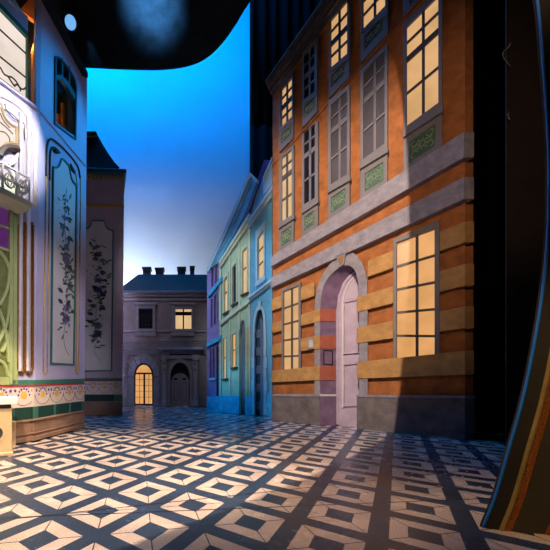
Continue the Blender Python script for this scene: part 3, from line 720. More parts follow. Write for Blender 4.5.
# ================================================================== LEFT LAVENDER BUILDING
W1 = floor_plane((34.4, 441), (84.2, 427.3))
K = floor_pt(33.7, 440.8)
W2 = Plane((K.x, K.y), (211, 315))
lb = thing('building', 'lavender ornamental building front with floral panel, green dado and white balcony at left', 'building', K)
wl = lambda y: lerp(34.2, 41.6, (441-y)/441)         # left edge of the side wall leans a little
wr = lambda y: lerp(84.2, 87.2, (427-y)/354)
wo = [(55.2, 124), (55.8, 57)] + crv([(56, 56), (59.5, 56.6), (64, 61), (69.5, 68), (74.6, 76.5), (77, 84), (77.4, 92)], 3) + [(76.6, 140.2)]
mb = MB(); mb.plate([W1.pts([(wl(441), 441), (wl(-12), -14), (wr(73), 72), (wr(427), 427.2)]), W1.pts(shrinkq(wo, .96))], -W1.n*.14)
mb.build('wall', M['lav'], lb)
mb = MB(); mb.plate([W2.pts([(33.9, 440.8), (wl(108)-.2, 108.4), (0, 78.6), (-40, 48), (-40, 454.2)])], -W2.n*.1)
mb.plate(W2.pts([(36, 107), (40, 109), (wl(-14), -16), (36.4, -18)]), -W2.n*.03)
mb.build('front_wall', M['lav'], lb)
# window in the side wall
mb = MB(); win_in = [(lerp(66, x, .9), lerp(98, y, .955)) for x, y in wo]
mb.ring(W1.pts(wo, .03), W1.pts(win_in, .03), -W1.n*.2)
tr = [(56.5, 79), (62, 79.5), (68, 87), (73, 96), (76.8, 104)]; tr2 = [(56.5, 75), (62, 75), (68, 81.5), (73.4, 90), (76.8, 97)]
mb.strip(W1.pts(tr2, .01), W1.pts(tr, .01), -W1.n*.1)
for x, y0, y1 in ((62.6, 58, 79), (69.6, 66, 88.5)): mb.plate(W1.pts([(x-.7, y0), (x+.7, y0+1), (x+.7, y1), (x-.7, y1)], .01), -W1.n*.08)
lw = mb.build('window', M['winteal'], lb)
mb = MB(); mb.plate(W1.pts([(56, 90), (56, 52), (66, 58), (78, 80), (78, 104), (66, 92)], -.1), -W1.n*.02); mb.build('pane', M['glass'], lw, label='dark transom lights')
mb = MB(); c1 = [W1.pt(*p, -.16) for p in ((52, 124), (52, 50), (80, 80), (80, 146))]; mb.plate(c1, -W1.n*.5); 
# room box behind: back board, timber post
mb = MB(); b4 = [W1.pt(*p, -.55) for p in ((40, 132), (44, 50), (80, 84), (80, 150))]; mb.plate(b4, -W1.n*.03)
s4 = [W1.pt(*p, -.145) for p in ((77, 84), (77, 141))]; mb.loft(s4, [p-W1.n*.41+W1.e*.1 for p in s4]); mb.build('inner_wall', M['darkgreen'], lb)
mb = MB(); mb.plate(W1.pts([(55.6, 114), (60, 114), (60.4, 132), (55.6, 128)], -.5), W1.n*.05)
mb.plate(W1.pts([(60.6, 103), (63.4, 105), (63.4, 136), (60.6, 133)], -.45), W1.n*.06); mb.build('inner_post', M['orange_lit_wood'], lb)
# roof edge
mb = MB()
for t, d in ((0, .12), (2.4, .06)):
    mb.plate(W1.pts([(41.8, -16+t), (88, 72.6+t), (88, 75.2+t), (41.8, -12.6+t)], d), -W1.n*(d+.1))
mb.build('roof_edge', M['ironline'], lb)
# picture rail between the storeys
mb = MB()
mb.plate(W1.pts([(39.6, 108.4), (86.6, 165), (86.6, 167), (39.6, 110.2)], .03), -W1.n*.04)
mb.plate(W2.pts([(-40, 49), (39.8, 108.2), (39.8, 110.4), (-40, 51.4)], .05), -W2.n*.06)
mb.build('ledge', M['lav'], lb)
# moulded outlines on the side wall
def outline(pl, pp, r, m, name, d=.012, k=6):
    mb = MB(); mb.tube(pl.pts(pp, d), r, 6); return mb.build(name, m, lb, smooth=True)
o_out = [(43.4, 371.6), (43.6, 340), (46.4, 180)] + crv([(46.8, 152), (48, 142.5), (50.8, 139.2), (55, 141), (64, 149), (73.4, 159.6), (78.4, 168), (80.4, 180)], 5) + [(80.6, 200), (78.6, 372)]
o_in = [(47.4, 372), (47.6, 340), (49.8, 180)] + crv([(50.2, 156), (51.4, 149.4), (53.4, 147.4), (57, 149.4), (60, 153)], 4)
o_in2 = [(76, 372.4), (77.4, 200)] + crv([(77.4, 186), (76.2, 175.6), (73.6, 168.6), (71, 164)], 4)
mb = MB()
for pp in (o_out, o_in, o_in2): mb.tube(W1.pts(pp, .01), .012, 6)
mb.tube(W1.pts(crv([(43.4, 371.6), (45.4, 374.6), (47.4, 372)], 4), .01), .012); mb.tube(W1.pts(crv([(76, 372.4), (77.3, 374.4), (78.6, 372)], 4), .01), .012)
mb.build('outline_moulding', M['gold'], lb, smooth=True)
mb = MB()
for pp in (crv([(46.4, 176), (46.8, 152), (48, 142.5), (50.8, 139.2), (55, 141), (64, 149), (73.4, 159.6), (78.4, 168), (80.2, 178)], 5), crv([(49.8, 180), (50.2, 156), (51.4, 149.4), (53.4, 147.4), (57, 149.4), (60, 153)], 4)): mb.tube(W1.pts(pp, .016), .017, 6)
for pp in ([(53.6, 149), (57.5, 149.6), (60, 152.6), (58.6, 153.8), (55, 152.4)], [(71, 163.4), (73.4, 167), (76, 172), (75.4, 173.6), (72.4, 170)]): mb.plate(W1.pts(pp, .03), -W1.n*.03)
mb.build('crest_moulding', M['ironline'], lb, smooth=True, label='dark curved head moulding')
# floral panel
def floral(mb, pl, q, d, seed, dens=1.0):
    """flowers, leaves and stems drawn upright in a px quad"""
    rnd = random.Random(seed)
    def P(s, t): x, y = qpt(q, s, t); return pl.pt(x, y, d)
    stem = [(.55+.08*math.sin(t*9+seed), .03+t*.9) for t in [i/30 for i in range(31)]]
    stem[-4:] = [(.42, .86), (.46, .91), (.56, .945), (.66, .965)]
    mb.m = 1; mb.tube([P(*p) for p in stem], .006, 4)
    def leafblade(s, t, an, L, wd, m, asp):
        dx, dy = math.cos(an), math.sin(an); pts = []
        for f, w in ((0, 0), (.25, .7), (.5, 1), (.8, .6), (1, 0)): pts.append((f*L, w*wd))
        poly = [(s+dx*a-dy*b, t+(dy*a+dx*b)*asp) for a, b in pts]+[(s+dx*a+dy*b, t+(dy*a-dx*b)*asp) for a, b in pts[-2:0:-1]]
        mb.m = m; mb.plate([P(*p) for p in poly], pl.n*.003)
    asp = .16
    for i in range(int(100*dens)):
        t = rnd.uniform(.06, .86); s = .55+.08*math.sin(t*9+seed); an = rnd.uniform(0, 6.28)
        s += rnd.uniform(-.22, .22); leafblade(s, t, an, rnd.uniform(.12, .3), rnd.uniform(.025, .06), rnd.choice((1, 1, 1, 2)), asp)
    for t0, R in ((.36, .15), (.43, .2), (.70, .17), (.76, .2), (.2, .12)):
        s0 = .5+.06*math.sin(t0*20)
        for k in range(9): leafblade(s0, t0, k*.7+rnd.random()*.4, R*rnd.uniform(.8, 1.25), R*.26, 3, asp)
    for k in range(26):
        t = rnd.uniform(.06, .7); s = .5+rnd.uniform(-.34, .34); leafblade(s, t, rnd.uniform(0, 6), .045, .02, rnd.choice((1, 2, 3)), asp)
    for t0, sd in ((.29, 1), (.46, 1), (.62, -1), (.68, -1), (.56, 1)): leafblade(.5+.1*sd, t0, (0 if sd > 0 else math.pi)+.5, .26, .08, 2, asp)
pq = Q(53.4, 77.2, 163, 184, 365, 363.6)
pout = [(51.4, 364.2), (53.6, 171)] + crv([(53.8, 166), (57, 167), (60, 164.6), (61.4, 160.4), (62.6, 157.8), (65.5, 160), (69.5, 164.6)], 3) + crv([(70.6, 169), (72.2, 177), (74.8, 182), (77.4, 184.4)], 3) + [(77.6, 190), (74.6, 365.4)]
pin = [(lerp(64.5, x, .93), lerp(266, y, .985)) for x, y in pout]
mb = MB(); mb.plate(W1.pts(pout, .008), -W1.n*.01)
floral(mb, W1, Q(54, 76.6, 175, 190, 362, 361), .0085, 3)
mb.build('floral_panel', [M['cream'], M['leaf'], M['leafd'], M['petal']], lb)
mb = MB(); mb.ring(W1.pts(pout, .03), W1.pts(pin, .03), -W1.n*.03); mb.build('panel_frame', M['tealtrim'], lb)
# dado on both faces
def dado(parent, pl, x0, x1, L, dark_gaps, seed, d0=.0, step=6.0):
    """L: dict of px line functions"""
    mb = MB(); q = lambda a, b: [(x0, a(x0)), (x1, a(x1)), (x1, b(x1)), (x0, b(x0))]
    mb.plate(pl.pts(q(L['g'], L['r']), d0+.03), -pl.n*.04); mb.build('dado_rail', M['midgreen'], parent)
    mb = MB(); mb.plate(pl.pts(q(L['r'], L['f']), d0+.035), -pl.n*.04); mb.build('red_line', M['red'], parent)
    mb = MB(); fq = q(L['f'], L['d']); mb.plate(pl.pts(fq, d0+.02), -pl.n*.03)
    P = lambda s, t: pl.pt(*qpt(fq, s, t), d0+.022)
    # equal spacing in the wall
    wlen = (pl.pt(*fq[1], 0)-pl.pt(*fq[0], 0)).length; n = max(2, round(wlen/.36)); a0, a1 = pl.pt(*fq[0], 0), pl.pt(*fq[1], 0); b0, b1 = pl.pt(*fq[3], 0), pl.pt(*fq[2], 0)
    PW = lambda s, t: lerp(lerp(a0, a1, s), lerp(b0, b1, s), t)+pl.n*(d0+.021)
    for i in range(n):
        c = (i+.5)/n; r = .36/n
        disc = lambda cs, ct, rs, rt, k=10: [PW(cs+rs*math.cos(2*math.pi*j/k), ct+rt*math.sin(2*math.pi*j/k)) for j in range(k)]
        mb.m = 1; mb.plate(disc(c, .42, .12/n*1.3, .17), pl.n*.003)
        mb.m = 2
        for j in range(7):
            an = math.pi*(.05+.15*j)+math.pi; mb.plate(disc(c+.26/n*math.cos(an), .46+.36*math.sin(an), .045/n, .055, 6), pl.n*.003)
        for sd in (-1, 1): mb.plate(disc(c+sd*.4/n, .2, .06/n, .08, 6), pl.n*.003)
        mb.m = 3; mb.tube([PW(c+(.5/n)*math.cos(math.pi*j/10), .4+.5*math.sin(math.pi*j/10)) for j in range(11)], .005, 4)
        mb.tube([PW(c-.25/n, .05), PW(c, .35), PW(c+.25/n, .05)], .004, 4)
    mb.build('frieze', [M['frieze'], M['fyellow'], M['fpurple'], M['fline']], parent)
    mb = MB(); mb.m = 0; mb.plate(pl.pts(q(L['d'], L['b']), d0+.03), -pl.n*.04); mb.m = 1
    for xa, xb in dark_gaps: mb.plate(pl.pts([(xa, L['d'](xa)), (xb, L['d'](xb)), (xb, L['b'](xb)), (xa, L['b'](xa))], d0+.034), -pl.n*.02)
    mb.build('dado_tile', [M['darkgreen'], M['midgreen']], parent)
    mb = MB(); mb.plate(pl.pts(q(L['b'], L['z']), d0+.05), -pl.n*.06)
    for f0, f1, dd in ((0, .09, .075), (.62, .68, .065), (.8, 1, .075)):
        qa = q(L['b'], L['z']); mb.plate(pl.pts([qpt(qa, 0, f0), qpt(qa, 1, f0), qpt(qa, 1, f1), qpt(qa, 0, f1)], d0+dd), -pl.n*.07)
    mb.build('skirting', M['brown'], parent, bevel=.006)
L1 = dict(g=ln((34.4, 380), (84, 378.8)), r=ln((34.4, 384.8), (84, 383)), f=ln((34.4, 386.2), (84, 384.4)), d=ln((34.4, 406.7), (84, 401)), b=ln((34.4, 419.2), (84, 410.3)), z=ln((34.4, 441), (84, 427.3)))
vp2 = lambda y: ln((33.7, y), (397, 379))
L2 = dict(g=vp2(380), r=vp2(384.8), f=vp2(386.2), d=vp2(406.7), b=vp2(419.2), z=vp2(440.9))
dado(lb, W1, 33.8, 84.4, L1, ((34, 38.5), (54, 56), (69, 71), (81.5, 84.2)), 1)
dado(lb, W2, -40, 33.8, L2, ((13.5, 14.6),), 2)
# ribbed pearl mouldings beside the shopfront
for xa, xb in ((18.4, 23.4), (26.2, 31.2)):
    mb = MB(); xs = [lerp(xa, xb, i/8) for i in range(9)]
    mb.loft([W2.pt(x, 112, .015+.05*math.sin(math.pi*i/8)) for i, x in enumerate(xs)], [W2.pt(x-.6, 371, .015+.05*math.sin(math.pi*i/8)) for i, x in enumerate(xs)])
    mb.build('rib_moulding', M['tubew'], lb, smooth=True)
mb = MB()
for xa, xb in ((17.4, 24.4), (25.2, 32.8)):
    mb.tube(W2.pts([(xa+.6, 225), (xa, 366)] + crv([(xa+.2, 369), (xa+1.6, 373.4), ((xa+xb)/2, 374.4), (xb-1.6, 373.4), (xb-.2, 369)], 4) + [(xb, 366), (xb+.4, 225)], .02), .018, 6)
mb.plate(W2.pts([(23.2, 222), (26.4, 222), (25.8, 368), (22.8, 368)], .01), -W2.n*.02); mb.plate(W2.pts([(31.2, 222), (33.6, 222), (33, 368), (30.8, 368)], .01), -W2.n*.02)
mb.build('glitter_inlay', M['glitter'], lb, label='dark gold glitter strips between the ribs')
# white arch moulding above balcony
def bandtube(pp, r, name, m, d=.02): 
    mb = MB(); mb.tube(W2.pts(pp, d), r, 8); return mb.build(name, m, lb, smooth=True)
bandtube(crv([(-34, 88), (-18, 88), (0, 95), (10, 100), (20, 107.5), (27, 116), (31.6, 126), (34.2, 138), (35, 152)], 5)+[(34.9, 205)], .034, 'arch_moulding', M['white'], .004)
bandtube(crv([(-30, 104), (-14, 102), (0, 106.5), (9, 111), (17, 117.5), (23, 126), (26.4, 138), (27, 152)], 5)+[(26.8, 205)], .026, 'arch_moulding', M['white'], .004)
bandtube(crv([(-40, 165), (-20, 158), (0, 163.4), (8, 168), (13.6, 176), (18.6, 187), (21.6, 199)], 5), .036, 'arch_moulding', M['white'], .01)
# tulip-shaped opal window
ow = crv([(-20, 108), (-8, 112), (0, 104), (2, 110), (5, 118), (10.5, 124.5), (16.6, 127.4)], 5)+[(16.8, 143.6)]+crv([(16.8, 144), (10, 143.4), (5, 145), (2, 150), (0, 155), (-8, 150), (-20, 146)], 5)
mb = MB(); mb.tube(W2.pts(ow, .01), .026, 6, True); t1 = mb.build('window', M['tan'], lb, label='curved opal window in a tan frame')
mb = MB(); mb.plate(W2.pts(ow, .012), -W2.n*.02); mb.build('pane', M['bayglass'], t1)
for pp in (crv([(0, 122), (7, 128), (13, 134)], 4), crv([(-4, 131), (4, 132), (9, 137), (10, 142)], 4), crv([(5, 104), (6, 109), (11, 116), (18, 121), (24, 124), (25, 140)], 4), crv([(0, 113), (4, 121), (10, 128)], 4)): mb = MB(); mb.tube(W2.pts(pp, .03), .008, 5); mb.build('lead_line', M['lead'], t1)
mb = MB()
for pp in (crv([(0, 156), (1.5, 152), (5, 148.6), (10, 147.4), (15, 148.4), (19, 149.6)], 4),): mb.tube(W2.pts(pp, .05), [.045]*len(pp), 6)
mb.build('scroll_moulding', M['lead'], lb)
mb = MB(); 
mb.plate(W2.pts(crv([(19, 151), (16, 155), (11.5, 160), (9.4, 163.4), (10, 167), (12, 165), (15, 163.6), (17.6, 160), (18.6, 155)], 3), .05), -W2.n*.04); mb.build('scroll_leaf', M['white'], lb)
mb = MB(); mb.plate(W2.pts([(-40, 176), (-20, 167), (0, 169), (7, 173), (12.4, 180), (17, 190), (19, 198), (-40, 190)], .015), -W2.n*.02)
mb.build('lunette', M['balcony'], lb)
# bay of opal leaded glass above
mb = MB(); mb.plate(W2.pts([(-40, -30), (0, 7.6), (27.8, 37), (27.4, 99), (0, 78), (-40, 47)], -.07), -W2.n*.03); bay = mb.build('bay_window', M['bayglass'], lb)
for a, b in (((-30, 2), (27.8, 55.4)), ((-30, 32.4), (28, 79.4)), ((-30, 55), (23, 96.4))): mb = MB(); mb.tube(W2.pts([a, b], -.065), .013, 5); mb.build('lead_line', M['lead'], bay)
for pp in (crv([(-6, 62), (0, 67.4), (4, 74), (8, 76.6), (12.6, 83.6), (15.4, 86.4)], 4), crv([(8, 76.4), (12, 77.4), (16.6, 82), (20, 87.6), (23.5, 89.2), (26.6, 86.4), (27.8, 80)], 4), crv([(14, 86), (17, 84.6), (20, 88), (20.4, 91)], 4)): mb = MB(); mb.tube(W2.pts(pp, -.06), .012, 5); mb.build('lead_tendril', M['lead'], bay)
mb = MB(); mb.plate(W2.pts([(26, 34), (28.2, 36.4), (28.2, 99), (26, 97.6)], -.05), -W2.n*.05); mb.build('edge_post', M['gold'], bay)
mb = MB(); mb.plate(W2.pts([(-34, -50), (12.6, -2), (20.4, 8.6), (28, 17), (28, 37), (0, 7.4), (-34, -24)], -.03), -W2.n*.1)
mb.m = 1; mb.plate(W2.pts([(-34, -54), (12.6, -4), (20.4, 8.8), (17.6, 8.8), (8, -2), (-34, -44)], .0), -W2.n*.08)
mb.m = 2; mb.plate(W2.pts([(-34, -30), (0, 2.6), (28, 32), (28, 37), (0, 7.4), (-34, -24)], -.015), -W2.n*.08)
mb.build('bay_beam', [M['lav'], M['blueL'], M['tealtrim']], lb)
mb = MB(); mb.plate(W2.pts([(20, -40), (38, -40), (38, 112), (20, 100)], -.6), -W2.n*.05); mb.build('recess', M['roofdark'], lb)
mb = MB(); mb.plate(W2.pts([(20.4, 9.4), (30, -2), (37.4, -10), (37.4, 23)], -.3), -W2.n*.06); mb.build('soffit', M['orange_lit_wood'], lb)
mb = MB(); mb.plate(W2.pts([(32.6, 50), (35.6, 40), (35.6, 106), (32.6, 104)], -.3), -W2.n*.05); mb.build('recess_post', M['orange_lit_wood'], lb)
# balcony
w0 = W2.pt(18.5, 215.4); 
r_ = ray(34.5, 209); # outer corner: same height, straight out from the wall
tt = (w0.z-H)/r_.z; oc = CAM+r_*tt; dep = (oc-w0).dot(W2.n); oc = w0+W2.n*dep
L_ = W2.e*2.4; th = Vector((0, 0, .075))
mb = MB(); mb.plate([oc-L_, oc, oc+th, oc-L_+th], -W2.n*dep); bal = mb.build('balcony', M['balcony'], lb, bevel=.008)
mb = MB(); rr = .016; hR = .36
r0 = oc+th-W2.n*.03-W2.e*.03
for k in range(13):
    p = r0-W2.e*(.19*k); mb.tube([p, p+Vector((0, 0, hR))], rr, 6)
    if k < 12:
        q_ = p-W2.e*.19
        for z in (.01, hR*.5, hR): mb.tube([p+Vector((0, 0, z)), q_+Vector((0, 0, z))], rr*1.1, 6)
        mb.tube([lerp(p, q_, .5)+Vector((0, 0, hR*.5)) + (W2.e*math.cos(a)*.07+Vector((0, 0, math.sin(a)*.1))) for a in [i*.628 for i in range(10)]], rr*.8, 5, True)
for z in (.01, hR*.5, hR): mb.tube([r0+Vector((0, 0, z)), r0-W2.n*(dep-.06)+Vector((0, 0, z))], rr*1.1, 6)
pB = r0-W2.n*(dep*.5); mb.tube([pB, pB+Vector((0, 0, hR))], rr, 6)
mb.build('railing', M['white'], bal)
mb = MB()
for k in range(12):
    p = r0-W2.e*(.19*k+.095)+Vector((0, 0, hR*.5)); mb.tube([p+W2.e*.04, p+Vector((0, 0, .1)), p-W2.e*.04, p-Vector((0, 0, .1))], .01, 5, True)
mb.build('railing_inlay', M['gold'], bal)
# green shopfront
mb = MB()
for x0, x1, d in ((10, 13.2, .06), (13.6, 18, .03), (-8, -5, .05), (-30, -27, .05)): mb.plate(W2.pts([(x0, 200), (x1, 200), (x1-.4, 384), (x0-.4, 384)], d), -W2.n*(d+.02))
for y, h in ((229, 2.4), (250.6, 2.6), (377, 8)):
    f = lambda x, yy: ln((13, yy), (397, 379))(x)
    mb.plate(W2.pts([(-40, f(-40, y)), (12, f(12, y)), (12, f(12, y)+h), (-40, f(-40, y)+h)], .045), -W2.n*.05)
for pp in (crv([(-6, 246), (0, 252), (5, 259), (9.4, 269)], 4), crv([(9.6, 262), (9, 278), (6, 292), (0, 305)], 4), crv([(9.8, 296), (8, 316), (4, 331), (-3, 345)], 4), crv([(9.8, 330), (7, 343), (2, 352)], 4), crv([(-5, 361), (0, 361), (5, 365), (8.6, 376)], 4), crv([(-6, 300), (2, 318), (7, 340), (9, 362)], 4)):
    mb.tube(W2.pts(pp, .03), .028, 6)
sf = mb.build('shopfront', M['green_frame'], lb)
mb = MB(); mb.plate(W2.pts([(-40, 196), (11, 202), (11, 251), (-40, 246)], .012), -W2.n*.02); mb.build('pane', M['purpleglass'], sf, label='purple lit upper panes')
mb = MB(); mb.plate(W2.pts([(-40, 248), (11, 252), (11, 384), (-40, 386)], .01), -W2.n*.02); mb.build('pane', M['olive'], sf, label='olive green lower panes')
# base block of the shopfront
mb = MB(); mb.plate(W2.pts([(-40, 430), (16, 421.6), (16, 447), (-40, 456)], .12), -W2.n*.11); mb.plate(W2.pts([(-40, 426.5), (16.4, 421), (16.4, 424), (-40, 430)], .15), -W2.n*.14)
mb.build('shopfront_base', M['pedestal'], lb, bevel=.008)

# ================================================================== TOWER BEHIND
TP = floor_plane((84, 415.6), (122, 415.6))
tw = thing('tower', 'lilac tower with dark flared roof and floral panel behind the lavender building', 'tower', TP.pt(103, 415.6))
mb = MB(); mb.plate(TP.pts([(70, 415.6), (70, 174), (124.2, 174), (122.3, 415.6)]), Vector((-.42, 1.6, 0))); mb.build('wall', M['lavgrey'], tw)
mb = MB(); mb.plate(TP.pts(Q(70, 126.6, 166.6, 168.6, 173, 171.4), .14), Vector((-.5, 1.9, 0))); mb.build('eave', M['winteal'], tw, bevel=.02)
mb = MB()
xs = 70
for k in range(13):
    x0 = 71.6+k*4.1; 
    mb.plate(TP.pts([(x0, 172)] + [(x0+1.5-1.5*math.cos(a), 176.6+2.6*math.sin(a)) for a in [i*math.pi/6 for i in range(7)]] + [(x0+3, 172)], .04), -TP.n*.04)
mb.build('scallop_trim', M['gold'], tw, smooth=False)
RPl = Plane((0, TP.o.y+.5), (1, 0))
hz = [(119.8, 168.4), (114.2, 162), (108.4, 153.4), (103, 144.6), (98.6, 136.4), (96.4, 133.4)]
ax_px = 80
mb = MB(); ringsv = []
for px, py in hz:
    p = RPl.pt(px, py); q_ = RPl.pt(ax_px, py); half = p.x-q_.x; z = p.z; yc = RPl.o.y
    ringsv.append([Vector((q_.x+sx*half-(.1*half if sy > 0 else 0), yc+.1+sy*half*.12, z)) for sx, sy in ((-1, -1), (1, -1), (1, 1), (-1, 1))])
for r0, r1 in zip(ringsv, ringsv[1:]): mb.loft(r0, r1, True)
mb.add(ringsv[-1], [[0, 1, 2, 3]])
mb.build('roof', M['roofdark'], tw)
mb = MB(); p = ringsv[-1]; z = p[0].z; ctr_ = sum(p, Vector())/4; hx = (p[1]-p[0]).length
mb.box((ctr_.x, ctr_.y, z+.02), hx*1.05, hx*.24, .08); mb.m = 1; mb.box((ctr_.x, ctr_.y, z-.07), hx*1.02, hx*.22, .04)
mb.build('roof_cap', [M['roofdark'], M['gold']], tw, bevel=.02)
mb = MB(); mb.plate(TP.pts(Q(70, 124, 202.6, 204.6, 207.6, 205.6), .03), -TP.n*.03); mb.build('gold_band', M['gold'], tw)
to = [(80, 371.6), (80, 228)] + crv([(81, 228), (86.4, 227.8), (90, 225), (91.8, 219.6)], 3) + [(104.2, 219.8)] + crv([(104.6, 220), (106, 225.4), (109, 228.6), (113.6, 230)], 3) + [(112, 371.2)]
ti = [(lerp(97, x, .925), lerp(298, y, .985)) for x, y in to]
mb = MB(); mb.plate(TP.pts(to, .01), -TP.n*.02); floral(mb, TP, Q(82, 111, 232, 232, 366, 366), .0105, 11, 1.0); mb.build('floral_panel', [M['cream'], M['leaf'], M['leafd'], M['petal']], tw)
mb = MB(); mb.ring(TP.pts(to, .035), TP.pts(ti, .035), -TP.n*.04); mb.build('panel_frame', M['tealtrim'], tw)
c_ = lambda v: (lambda x: v)
dado(tw, TP, 76, 122.2, dict(g=c_(378), r=c_(380.6), f=c_(381.4), d=c_(394.4), b=c_(401.4), z=c_(415.6)), ((114, 122),), 3)

# ================================================================== PEDESTAL at lower left
PP = Plane((floor_pt(12.2, 455.4).x, floor_pt(12.2, 455.4).y), (.866, .5))
pd_ = thing('pedestal', 'warm cream pedestal with round hole and navy band in the lower left corner', 'pedestal', floor_pt(0, 457))
e_, n_ = PP.e, PP.n; c0 = PP.o
def pbox(mb, ov, z0, z1, wid=.62, dp=.42):
    a = c0+e_*ov+n_*ov; b = c0-e_*(wid+ov)+n_*ov
    mb.plate([a+Vector((0, 0, z0)), b+Vector((0, 0, z0)), b+Vector((0, 0, z1)), a+Vector((0, 0, z1))], -n_*(dp+2*ov))
zt = lambda y: PP.pt(12.2, y).z
mb = MB(); pbox(mb, 0, 0, zt(408)); pbox(mb, .012, 0, .05); mb.build('body', M['pedestal'], pd_, bevel=.012)
mb = MB(); pbox(mb, -.012, zt(409), zt(403)); mb.build('band', M['navy'], pd_)
mb = MB(); pbox(mb, .075, zt(404), zt(397.6)); mb.build('top_slab', M['white'], pd_, bevel=.03)
hc = PP.pt(-5, 433.5, .004)
mb = MB(); circ = lambda R, d: [hc+n_*d+e_*R*math.cos(i*math.pi/16)+Vector((0, 0, R*math.sin(i*math.pi/16))) for i in range(32)]
mb.ring(circ(.115, .008), circ(.088, .008), -n_*.02); mb.m = 1; mb.plate(circ(.088, .001), -n_*.01); mb.build('round_hole', [M['pedestal'], M['leafd']], pd_, smooth=False)

# ================================================================== RIGHT SIDE: dark wall, arch
RW = Plane((floor_pt(506.5, 446).x, floor_pt(506.5, 446).y), (1, -.12))
mb = MB(); mb.plate(RW.pts([(506.5, 448), (506.5, -60), (640, -60), (640, 452)]), -RW.n*.02); mb.build('wall_right', M['brownwall'], kind='structure')
bd = []
for pts_, lab_ in zip((crv([(510.6, 43), (509, 46.6), (505, 50), (503, 54), (504.6, 59), (508, 63), (510, 66)], 4), crv([(509, 112), (508, 116), (509.4, 119)], 3)), ('string of small sparkling beads high on the edge of the dark brown right wall', 'lower and shorter string of beads on the edge of the dark brown right wall')):
    mb = MB()
    for i, (x, y) in enumerate(pts_):
        mb.lathe(RW.pt(x, y, .06), [(.002, -.009), (.007, -.005), (.009, 0), (.007, .005), (.002, .009)], 8)
    mb.tube(RW.pts(pts_, .06), .004, 4); mb.tube([RW.pt(*pts_[len(pts_)//2], .06), RW.pt(508.5, pts_[len(pts_)//2][1], -.01)], .004, 4)
    tag(mb.build('bead_ornament', M['bead'], smooth=True), lab_, 'ornament')

av = thing('archway', 'huge oval archway with blue edge and gold glitter bands at the right edge', 'arch', floor_pt(483, 528))
AY = floor_pt(483, 528).y
AP_ = Plane((floor_pt(483, 528).x, AY), (1, 0))
blue_px = crv([(521, -50), (531, -24), (537.5, 0), (542.3, 50), (546.6, 105), (549, 150), (549.2, 195), (548, 235), (543.5, 285), (535, 340), (523.4, 397), (508.4, 451), (495, 497), (483, 527)], 5)
def off(pp, k):  # shift right; wider towards the bottom as the arch turns
    return [(x+k*(1 if y > 0 else 1), y) for x, y in pp]
mb = MB(); mb.tube(AP_.pts(blue_px, .0), .0085, 8); mb.build('blue_edge', M['bluetube'], av, smooth=True)
def aband(k0, k1, d0, d1, m, name, lab=None, thick=.03):
    mb = MB(); a = [p for p in AP_.pts(blue_px, 0)]
    s = AY/F
    A0 = [p+Vector((k0*s, -d0, 0)) for p in a]; A1 = [p+Vector((k1*s, -d1, 0)) for p in a]
    for P_ in (A0, A1):
        P_[-1].z = 0.0
    mb.strip(A0, A1, Vector((0, thick, 0))); return mb.build(name, m, av, smooth=False, label=lab)
aband(.6, 12, 0, .03, M['archdark'], 'inner_band')
aband(11.6, 13.3, .05, .05, M['gold'], 'gold_edge', None, .05)
aband(13.2, 21, .035, .05, M['glitter2'], 'glitter_band', 'dark gold mosaic band', .05)
aband(21, 47, .045, .09, M['archgrey'], 'face_band', None, .06)
aband(47, 58, .1, .12, M['glitter2'], 'glitter_band', 'outer gold mosaic band', .08)
aband(58, 120, .12, .2, M['archgrey'], 'face_band', None, .1)

# ================================================================== spotlight on the ceiling
sp_ = CAM+ray(70.5, 22.5)*((7.62-H)/ray(70.5, 22.5).z)
spot_t = thing('spotlight', 'round theatre spotlight glowing under the black ceiling', 'spotlight', sp_)
dirv = (CAM-sp_).normalized(); 
zq = dirv.to_track_quat('Z', 'Y').to_matrix()
mb = MB(); mb.lathe(sp_, [(.06, -.34), (.1, -.3), (.11, -.05), (.125, -.03), (.125, 0), (.105, 0), (.1, -.03)], 28, zq); mb.build('housing', M['canblack'], spot_t, smooth=True)
mb = MB(); mb.lathe(sp_, [(.1, -.035), (.1, -.02), (.085, -.008), (.05, 0), (.002, .002)], 28, zq); mb.build('lens', M['lens'], spot_t, smooth=True)
mb = MB(); s0 = sp_+zq @ Vector((.15, 0, -.14)); s1 = sp_+zq @ Vector((-.15, 0, -.14)); topz = Vector((sp_.x, sp_.y+.1, ZC))
mb.tube([s0, Vector((s0.x, s0.y+.03, ZC-.1)), Vector((s1.x, s1.y+.03, ZC-.1)), s1], .012, 6); mb.tube([(s0+s1)/2+Vector((0, .03, ZC-.1-(s0.z+s1.z)/2)), Vector(((s0.x+s1.x)/2, (s0.y+s1.y)/2+.03, ZC))], .02, 8); mb.build('yoke', M['canblack'], spot_t)

# ================================================================== confetti on the floor
mb = MB(); rnd = random.Random(5)
for i in range(230):
    px = rnd.gauss(455, 38); py = rnd.gauss(455, 14)
    if not (345 < px < 500 and 437 < py < 520) or py < base(px)+3: continue
    p = floor_pt(px, py); s = rnd.uniform(.006, .014); a = rnd.random()*3.14; dx, dy = Vector((math.cos(a), math.sin(a), 0))*s, Vector((-math.sin(a), math.cos(a), 0))*s*.6
    z = Vector((0, 0, .001)); mb.plate([p-dx-dy+z, p+dx-dy+z, p+dx+dy+z, p-dx+dy+z], Vector((0, 0, .002)))
tag(mb.build('confetti', M['paper']), 'tiny pale confetti scraps scattered on the dark floor at right', 'confetti', kind='stuff')

